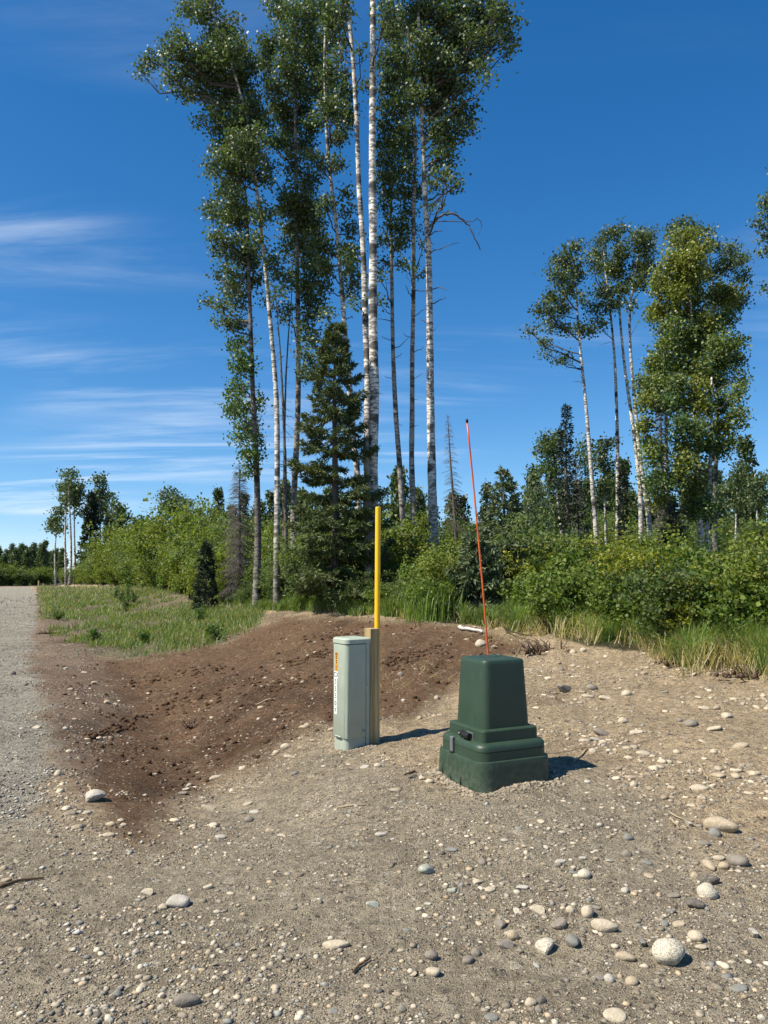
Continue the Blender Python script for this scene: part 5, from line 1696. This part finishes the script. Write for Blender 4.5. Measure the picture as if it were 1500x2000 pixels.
L_(1257, 1850, 27, 'angular', 'blue', 60, 'dark grey wedge-shaped stone near the largest white cobble', 0.25)
L_(1143, 1715, 26, 'round', 'granite', 0, 'round whitish stone in the pebble patch below the cabinet', 0.3)
L_(1362, 1838, 29, 'round', 'cream', 0, 'cream rounded stone touching a smaller cream pebble', 0.3)
L_(1371, 1853, 22, 'flat', 'cream', 0, 'smaller cream pebble touching the cream rounded stone', 0.35)
L_(1476, 1830, 30, 'angular', 'pale', 60, 'pale blue-white angular stone out by itself', 0.3)
L_(1446, 1937, 30, 'flat', 'blue', 0, 'flat slate-coloured stone sunk level with the gravel', 0.46)
L_(1387, 1697, 36, 'long', 'tan', -65, 'upright-lying tan oblong pebble near the flat grey-brown stone', 0.3, 1.2)
L_(1416, 1697, 20, 'round', 'tan', 0, 'rusty orange pebble touching the flat grey-brown stone', 0.3)
L_(1407, 1680, 24, 'long', 'cream', 0, 'white oblong pebble above the rusty orange one', 0.3)
L_(178, 1564, 46, 'angular', 'pale', 10, 'pale angular slab of rock at the low end of the brown soil', 0.3, 0.9)
L_(344, 1772, 46, 'flat', 'pale', 10, 'big flat whitish stone at the foot of the gravel slope by the road', 0.3, 1.5)
L_(286, 1748, 24, 'angular', 'cream', -20, 'white lumpy stone near the big flat whitish one', 0.3)
L_(318, 1777, 17, 'round', 'cream', 0, 'cream pebble leaning on the big flat whitish stone', 0.3)
L_(364, 1966, 50, 'long', 'brown', 25, 'large oblong brown-grey cobble close to the road edge', 0.25, 1.3)
L_(404, 1583, 27, 'angular', 'cream', 0, 'cream angular stone on the slope above the brown soil', 0.35)
L_(430, 1635, 22, 'flat', 'pale', 10, 'pale grey flat stone lying alone on the tan slope', 0.4)
L_(1103, 1353, 36, 'angular', 'brown', 10, 'earthy brown lump with a dark shaded side on the tan dirt', 0.2)
L_(940, 1262, 24, 'round', 'cream', 0, 'rounded cream boulder at the foot of the orange rod, before the thicket', 0.35)
L_(964, 1266, 16, 'angular', 'tan', 0, 'pinkish angular stone next to the rounded cream boulder', 0.35)
L_(829, 1216, 14, 'angular', 'cream', 0, 'white rock at the grass edge near the yellow marker', 0.25)
for q in ((558, 1461, 22, 'round', 'cream', 0), (562, 1479, 18, 'flat', 'cream', 0), (539, 1472, 14, 'round', 'cream', 0), (356, 1551, 20, 'flat', 'brown', 0), (362, 1545, 16, 'flat', 'cream', 0), (484, 1573, 22, 'long', 'cream', 20),
          (486, 1605, 20, 'round', 'brown', 0), (420, 1521, 24, 'long', 'cream', 20), (496, 1588, 20, 'flat', 'pale', 0), (472, 1590, 18, 'long', 'brown', 0), (407, 1740, 22, 'angular', 'cream', 30), (228, 1945, 18, 'round', 'blue', 0),
          (536, 1937, 20, 'angular', 'cream', 30), (574, 1776, 16, 'long', 'brown', 20), (548, 1633, 16, 'flat', 'cream', 0), (1157, 1347, 22, 'round', 'brown', 0), (1183, 1362, 28, 'flat', 'cream', 0), (1225, 1358, 20, 'round', 'cream', 0),
          (1178, 1435, 36, 'flat', 'brown', 0), (1243, 1433, 28, 'flat', 'cream', 0), (1165, 1447, 24, 'flat', 'pale', 0), (1218, 1412, 20, 'round', 'cream', 0), (1352, 1418, 26, 'round', 'brown', 0), (1377, 1385, 22, 'flat', 'cream', 0),
          (1420, 1402, 24, 'angular', 'cream', 0), (1448, 1460, 30, 'long', 'tan', 4), (1258, 1474, 27, 'flat', 'cream', 0), (1159, 1470, 16, 'round', 'cream', 0), (1367, 1543, 34, 'long', 'cream', -5), (1240, 1536, 18, 'round', 'cream', 40),
          (1235, 1521, 24, 'flat', 'tan', 10), (1405, 1517, 28, 'flat', 'tan', -60), (1395, 1426, 28, 'flat', 'cream', 0), (1323, 1469, 14, 'round', 'cream', 0), (1095, 1690, 24, 'flat', 'pale', 30), (930, 1727, 22, 'angular', 'cream', 0),
          (1191, 1916, 21, 'round', 'pale', 0), (1236, 1922, 25, 'round', 'tan', 0), (1203, 1990, 42, 'flat', 'cream', -10), (1038, 1964, 24, 'round', 'cream', 0), (1059, 1958, 21, 'round', 'dark', 40), (1053, 1975, 16, 'round', 'brown', 0),
          (885, 1746, 22, 'angular', 'green', 0), (726, 1771, 26, 'angular', 'green', 0), (1008, 1782, 20, 'angular', 'granite', 80), (1090, 1692, 20, 'angular', 'brown', 0), (1268, 1713, 20, 'flat', 'tan', -40), (1264, 1690, 22, 'flat', 'blue', -30),
          (1358, 1713, 16, 'round', 'tan', 0), (1316, 1752, 24, 'flat', 'brown', 0), (1348, 1615, 22, 'angular', 'pale', 80), (1375, 1652, 26, 'long', 'brown', -10), (1172, 1912, 20, 'flat', 'brown', 0), (650, 1984, 20, 'flat', 'blue', 20),
          (721, 1980, 18, 'long', 'cream', 80), (786, 1984, 18, 'round', 'brown', 0), (775, 1944, 18, 'flat', 'tan', 0), (1140, 1820, 14, 'round', 'brown', 0), (960, 1992, 28, 'flat', 'blue', 0), (992, 1980, 18, 'angular', 'cream', 0),
          (1326, 1808, 24, 'flat', 'tan', 0), (1300, 1807, 20, 'flat', 'blue', 60), (1312, 1782, 20, 'long', 'blue', 0), (1020, 1736, 26, 'flat', 'pale', 0), (958, 1740, 22, 'flat', 'cream', 30), (1122, 1708, 20, 'flat', 'blue', 0),
          (1228, 1640, 20, 'round', 'blue', 0), (1226, 1672, 20, 'round', 'brown', 0), (1165, 1775, 20, 'long', 'brown', -60), (1115, 1780, 18, 'round', 'cream', 0), (10, 1722, 20, 'long', 'tan', 0), (70, 1422, 16, 'flat', 'cream', 0),
          (1150, 1362, 22, 'flat', 'cream', 0), (1300, 1352, 16, 'angular', 'brown', 0), (1120, 1275, 14, 'round', 'cream', 0), (1140, 1272, 14, 'round', 'cream', 0), (728, 1462, 16, 'flat', 'brown', 0), (806, 1520, 20, 'angular', 'dark', 20),
          (822, 1522, 16, 'angular', 'cream', 0), (738, 1498, 16, 'round', 'cream', 0), (712, 1500, 18, 'flat', 'pale', 0), (690, 1503, 18, 'flat', 'brown', 0)):
    put_stone(*q)
kinds = ['cream', 'pale', 'brown', 'tan', 'blue', 'cream', 'cream', 'brown', 'tan', 'pale']
tries = 0
while len(STONES) < 296 and tries < 6000:
    tries += 1
    px = rng.random() * 1540 - 20; py = 1290 + 730 * rng.random()
    if 640 < px < 760 and 1240 < py < 1475 or 855 < px < 1085 and 1280 < py < 1552:
        continue
    dens_ = 0.9 if px > 880 and py > 1560 else (0.75 if px > 780 and py > 1300 else (0.5 if py > 1650 else 0.22))
    if rng.random() > dens_:
        continue
    w_ = 9 + 9 * rng.random() ** 2.2
    if any((px - a) ** 2 + (py - b) ** 2 < (0.7 * (w_ + c)) ** 2 for a, b, c in STONES):
        continue
    put_stone(px, py, w_, ('round', 'flat', 'flat', 'angular', 'long')[rng.integers(0, 5)], kinds[rng.integers(0, 10)], rng.random() * 360)

# small stones and grit too many to count
def scatter_stones(name, label, n, rmin, rmax, smin, smax, tmpl, sinkk, colset, zone_w, arange=(-31, 31), amin=None, flat=0.6, power=2.6):
    r = np.exp(np.log(rmin) + (np.log(rmax) - np.log(rmin)) * rng.random(n))
    a = np.radians(arange[0] + (arange[1] - arange[0]) * rng.random(n))
    x, y = r * np.sin(a), r * np.cos(a)
    z = height(x, y)
    _, zn = ground_zone(x, y, z)
    tanw = np.clip(1 - zn['grey'] - zn['brown'] - zn['road'] - zn['straw'] - zn['forest'] - zn['pink'], 0, 1)
    w = (zn['grey'] * zone_w[0] + tanw * zone_w[1] + zn['brown'] * zone_w[2] + zn['road'] * zone_w[3] + zn['straw'] * zone_w[4] + zn['pink'] * zone_w[4]) * (1 - zn['forest'])
    w = w * (0.15 + 1.7 * ss(0.42, 0.70, fbm(x / 0.45, y / 0.45, 131, 3)))
    k = rng.random(n) < w
    x, y, z, r = x[k], y[k], z[k], r[k]
    m = len(x)
    s = smin + (smax - smin) * rng.random(m) ** power
    s = np.maximum(s, r * (amin or 0.0011)) * 0.5
    tv, tf = tmpl
    e = np.stack([s * (0.8 + 0.5 * rng.random(m)), s * (0.7 + 0.4 * rng.random(m)), s * flat * (0.7 + 0.6 * rng.random(m))], 1)
    ang = rng.random(m) * 6.283
    c_, s_ = np.cos(ang), np.sin(ang)
    jit = 1 + 0.5 * (rng.random((m, len(tv), 1)) - 0.5)
    V = tv[None] * e[:, None, :] * jit
    V = np.stack([V[..., 0] * c_[:, None] - V[..., 1] * s_[:, None], V[..., 0] * s_[:, None] + V[..., 1] * c_[:, None], V[..., 2]], -1)
    V = V + np.stack([x, y, z + e[:, 2] * (1 - 2 * sinkk)], -1)[:, None, :]
    cs = np.array(colset)
    col = cs[rng.integers(0, len(cs), m)] * (0.7 + 0.55 * rng.random((m, 1)))
    mb_ = MB()
    mb_.add(V.reshape(-1, 3), (np.arange(m)[:, None, None] * len(tv) + tf[None]).reshape(-1, tf.shape[1]), np.repeat(col, len(tv), 0))
    tag(link(name, mb_.mesh(name, M_PEB, True)), label, 'gravel', kind='stuff')


OCT = (np.array([[1, 0, 0], [0, 1, 0], [-1, 0, 0], [0, -1, 0], [0, 0, 1], [0, 0, -1]], float),
       np.array([[0, 1, 4], [1, 2, 4], [2, 3, 4], [3, 0, 4], [1, 0, 5], [2, 1, 5], [3, 2, 5], [0, 3, 5]]))
PEBC = [(0.25, 0.212, 0.155), (0.29, 0.25, 0.19), (0.21, 0.18, 0.135), (0.38, 0.32, 0.235), (0.44, 0.38, 0.285), (0.15, 0.13, 0.105), (0.25, 0.245, 0.215), (0.36, 0.28, 0.18), (0.46, 0.40, 0.30)]
scatter_stones('pebbles', 'loose pebbles strewn over the gravel and stony dirt', 34000, 2.3, 18, 0.010, 0.040, ICO1, 0.44, PEBC, (0.32, 0.80, 0.26, 0.22, 0.30), power=2.4, flat=0.48)
scatter_stones('dirt_stones', 'pale dusty stones littering the stony tan dirt past the cabinet', 5200, 5.0, 16, 0.025, 0.080, ICO2, 0.42, [(0.36, 0.295, 0.205), (0.42, 0.35, 0.25), (0.30, 0.245, 0.175), (0.46, 0.39, 0.285)], (0.02, 0.42, 0.07, 0.0, 0.03), power=2.2, flat=0.5)
scatter_stones('wood_chips', 'pale wood chips and bark bits mixed in the brown soil and road margin', 26000, 4.5, 22, 0.008, 0.034, OCT, 0.2, [(0.38, 0.29, 0.20), (0.30, 0.22, 0.15), (0.44, 0.36, 0.27), (0.24, 0.165, 0.12)], (0.0, 0.08, 0.26, 0.0, 0.75), flat=0.28)
scatter_stones('grit', 'fine grit and crumbs of soil covering the ground', 84000, 2.3, 18, 0.005, 0.015, OCT, 0.25, PEBC + [(0.24, 0.20, 0.145)] * 4 + [(0.12, 0.10, 0.08)] * 2, (0.95, 0.85, 0.0, 0.9, 0.35), amin=0.0017)
scatter_stones('road_gravel', 'coarse crushed gravel covering the road', 26000, 3.0, 45, 0.010, 0.034, OCT, 0.2, [(0.44, 0.41, 0.34), (0.30, 0.28, 0.235), (0.18, 0.165, 0.14), (0.50, 0.47, 0.40), (0.10, 0.09, 0.075)], (0.05, 0.0, 0.0, 0.95, 0.1), arange=(-32, -14), amin=0.0016)
scatter_stones('soil_grit', 'dark crumbs of brown soil over the bared bank', 26000, 5.0, 18, 0.006, 0.026, OCT, 0.2, [(0.115, 0.064, 0.032), (0.085, 0.046, 0.024), (0.15, 0.088, 0.045), (0.06, 0.034, 0.02)], (0.0, 0.05, 0.85, 0.0, 0.06), flat=0.8)


# soil crumbs and clods
def clods(name, label, pts, s0, s1, col):
    pts = np.asarray(pts); m = len(pts)
    tv, tf = ICO1
    s = s0 + (s1 - s0) * rng.random(m) ** 3
    jit = 1 + 0.6 * (rng.random((m, len(tv), 1)) - 0.5)
    V = tv[None] * s[:, None, None] * jit * np.array([1.1, 1.0, 0.8])
    V += np.stack([pts[:, 0], pts[:, 1], height(pts[:, 0], pts[:, 1]) + s * 0.15], -1)[:, None, :]
    mb_ = MB()
    mb_.add(V.reshape(-1, 3), (np.arange(m)[:, None, None] * len(tv) + tf[None]).reshape(-1, 3), np.repeat(np.array(col) * (0.7 + 0.6 * rng.random((m, 1))), len(tv), 0))
    tag(link(name, mb_.mesh(name, M_CLOD, True)), label, 'soil', kind='stuff')


def around(c, ca, cb_, s, n, spread):
    t = rng.random(n) * 4
    u = (t % 1 - 0.5) * s
    k = t.astype(int)
    e = s / 2 + 0.005 + np.abs(rng.normal(size=n)) * spread
    lx_ = np.where(k == 0, -e, np.where(k == 1, e, u)); ly_ = np.where(k == 2, -e, np.where(k == 3, e, u))
    return np.stack([c[0] + lx_ * -cb_[0] + ly_ * -ca[0], c[1] + lx_ * -cb_[1] + ly_ * -ca[1]], 1)


clods('soil_crumbs', 'crumbly grey soil heaped against the foot of the dark green cabinet', around(cab_c, na2, nb2, SB * 1.05 + 0.02, 2600, 0.04), 0.003, 0.016, (0.25, 0.212, 0.155))
clods('soil_crumbs', 'crumbly soil heaped against the foot of the pale green pedestal', around(ped_c, na, nb_, S_, 1200, 0.04), 0.003, 0.012, (0.26, 0.21, 0.15))
q = []
for k in range(2600):
    px = 90 + 900 * rng.random(); py = 1215 + 380 * rng.random()
    q.append((px, py))
q = np.array(q)
sd = poly_sd(q[:, 0], q[:, 1], P_BROWN)
q = q[(sd > 5)]
pg = ground_px(q[:, 0], q[:, 1])
pg = pg[rng.random(len(pg)) < ss(0.42, 0.62, fbm(pg[:, 0] / 0.35, pg[:, 1] / 1.2, 141, 2))]
for ln_ in ([(240, 1408), (330, 1386), (430, 1350), (530, 1300)], [(250, 1338), (340, 1322), (430, 1302)], [(560, 1302), (640, 1272)], [(500, 1350), (640, 1322)], [(600, 1247), (700, 1236)], [(170, 1440), (260, 1418)], [(760, 1300), (860, 1262)]):
    a_ = np.array(ln_, float)
    t_ = rng.random(150) * (len(a_) - 1)
    qx = np.interp(t_, np.arange(len(a_)), a_[:, 0]) + rng.normal(size=150) * 11; qy = np.interp(t_, np.arange(len(a_)), a_[:, 1]) + rng.normal(size=150) * 5
    pg = np.concatenate([pg, ground_px(qx, qy)])
clods('dirt_clods', 'dark crumbs and clods of brown soil over the bared bank', pg, 0.008, 0.036, (0.078, 0.047, 0.027))

# ------------------------------------------------------------------ sticks, roots, litter
def stick(name, label, pts, r, col, group=None, lift=0.01, cat='stick'):
    g0 = ground_px([p[0] for p in pts], [p[1] for p in pts])
    n = len(g0) * 4
    P_ = np.stack([np.interp(np.linspace(0, len(g0) - 1, n), np.arange(len(g0)), g0[:, k]) for k in range(3)], 1)
    P_[:, 2] = height(P_[:, 0], P_[:, 1]) + lift
    P_[:, :2] += rng.normal(size=(n, 2)) * r * 0.4
    mb_ = MB()
    org = P_[0].copy()
    tube(mb_, P_ - org, np.linspace(r, r * 0.6, n), 6, np.array(col), True, 0.2)
    o = link(name, mb_.mesh(name, M_TWIG, True))
    o.location = org
    return tag(o, label, cat, group)


stick('fallen_branch', 'whitish peeled branch lying along the dirt before the young spruces', [(896, 1229), (920, 1234), (943, 1239)], 0.03, (0.55, 0.51, 0.45), lift=0.04)
stick('dark_cane', 'long dark curved cane bending from the grass into the dirt', [(966, 1216), (985, 1235), (1010, 1247), (1040, 1254)], 0.012, (0.04, 0.035, 0.02), lift=0.08)
for pts, r, lb in (([(1308, 1590), (1342, 1608)], 0.006, 'dark twig lying above the large tan cobble'), ([(1312, 1603), (1328, 1622)], 0.008, 'pale split stick beside the dark twig'),
                   ([(0, 1735), (40, 1722), (85, 1718)], 0.008, 'dark stick lying on the road edge'), ([(172, 1536), (182, 1552)], 0.008, 'short pale stick leaning at the angular slab'),
                   ([(1366, 1495), (1384, 1525)], 0.008, 'reddish twig in the stony tan dirt'), ([(810, 1508), (790, 1515)], 0.008, 'short brown stick near the dark stone between the cabinets'),
                   ([(660, 1580), (715, 1576)], 0.006, 'thin pale twig on the slope below the pedestal'), ([(1120, 1490), (1146, 1465)], 0.008, 'thin tan twig poking up past the cabinet shadow'),
                   ([(690, 1902), (722, 1876)], 0.006, 'thin brown twig near the long cream stone'), ([(500, 1375), (540, 1372)], 0.008, 'pale straw stalk on the brown bank')):
    stick('twig', lb, pts, r, (0.30, 0.24, 0.16) if 'pale' in lb or 'tan' in lb else (0.10, 0.065, 0.04))
# uprooted root mass
def root_mass(cx_, cy_, w, n, label):
    g0 = ground_px([cx_], [cy_])[0]
    mb_ = MB()
    for k in range(n):
        a = rng.random() * 6.28
        s0 = np.array([rng.normal() * w * 0.5, rng.normal() * w * 0.25, 0.02])
        e = s0 + np.array([math.cos(a) * 0.16, math.sin(a) * 0.12, 0.04 + 0.10 * rng.random()])
        m2 = (s0 + e) / 2 + rng.normal(size=3) * 0.05
        tube(mb_, bez(s0 - [0, 0, 0.05], m2, e, 5), np.linspace(0.012, 0.003, 5), 4, np.array((0.12, 0.085, 0.06)) * (0.6 + rng.random()), True)
    root = empty('root_mass', g0)
    link('roots', mb_.mesh('roots', M_TWIG, True), root)
    cm = MB()
    tv, tf = ICO1
    for k in range(60):
        s = 0.008 + 0.025 * rng.random() ** 2
        V = tv * s * (1 + 0.5 * (rng.random((len(tv), 1)) - 0.5)) + np.array([rng.normal() * w * 0.55, rng.normal() * w * 0.22, 0.02])
        cm.add(V, tf, np.array((0.10, 0.068, 0.045)) * (0.7 + 0.6 * rng.random()))
    link('soil_lumps', cm.mesh('soil_lumps', M_CLOD, True), root)['kind'] = 'stuff'
    tag(root, label, 'roots')


root_mass(1055, 1272, 0.28, 46, 'torn-out tangle of dark roots and soil at the grass edge past the cabinet')
root_mass(1345, 1297, 0.35, 26, 'dark root and peat lump under the dry grass fringe')
root_mass(1475, 1322, 0.28, 24, 'dark peaty clump at the far end of the dry grass fringe')
root_mass(377, 1422, 0.05, 8, 'small dark root lump alone in the brown soil')
root_mass(95, 1238, 0.25, 16, 'dark tuft of roots at the road edge beside the sparse grass')
# fallen leaf beside the big white cobble
lf = MB(); g0 = ground_px([1284], [1858])[0]
leaves(lf, np.array([[0, 0, 0.008], [0.012, 0.006, 0.010], [-0.012, -0.004, 0.009]]), 0.03, np.array([[0.20, 0.06, 0.025]] * 3), 0, 0.5, 1)
o = link('dead_leaf', lf.mesh('dead_leaf', M_SHRUB)); o.location = g0
tag(o, 'curled red-brown dead leaf beside the largest round white cobble', 'leaf')
# pale rock in the tall grass, and debris at the road end
for pxy, w_, lb in (((1247, 1243), 22, 'whitish rock showing through the tall grass'), ((71, 1163), 8, 'white rock at the far road edge by the grass')):
    put_stone(pxy[0], pxy[1], w_, 'angular', 'cream', 0, lb, 0.1, 1.0)
# marker stakes where the road ends
for px, py0, py1, lb in ((75, 1134, 1148, 'short pale wooden stake at the end of the gravel road'), (85.5, 1140, 1146, 'low pale stub near the stake at the road end')):
    g0 = ground_px([px], [py1])[0]
    hgt = (py1 - py0) / F * g0[1]
    o = tag(link('wooden_stake', box_me('wooden_stake', -0.05, 0.05, -0.03, 0.03, -0.1, hgt, M_WOOD, 0.004)), lb, 'stake')
    o.location = g0
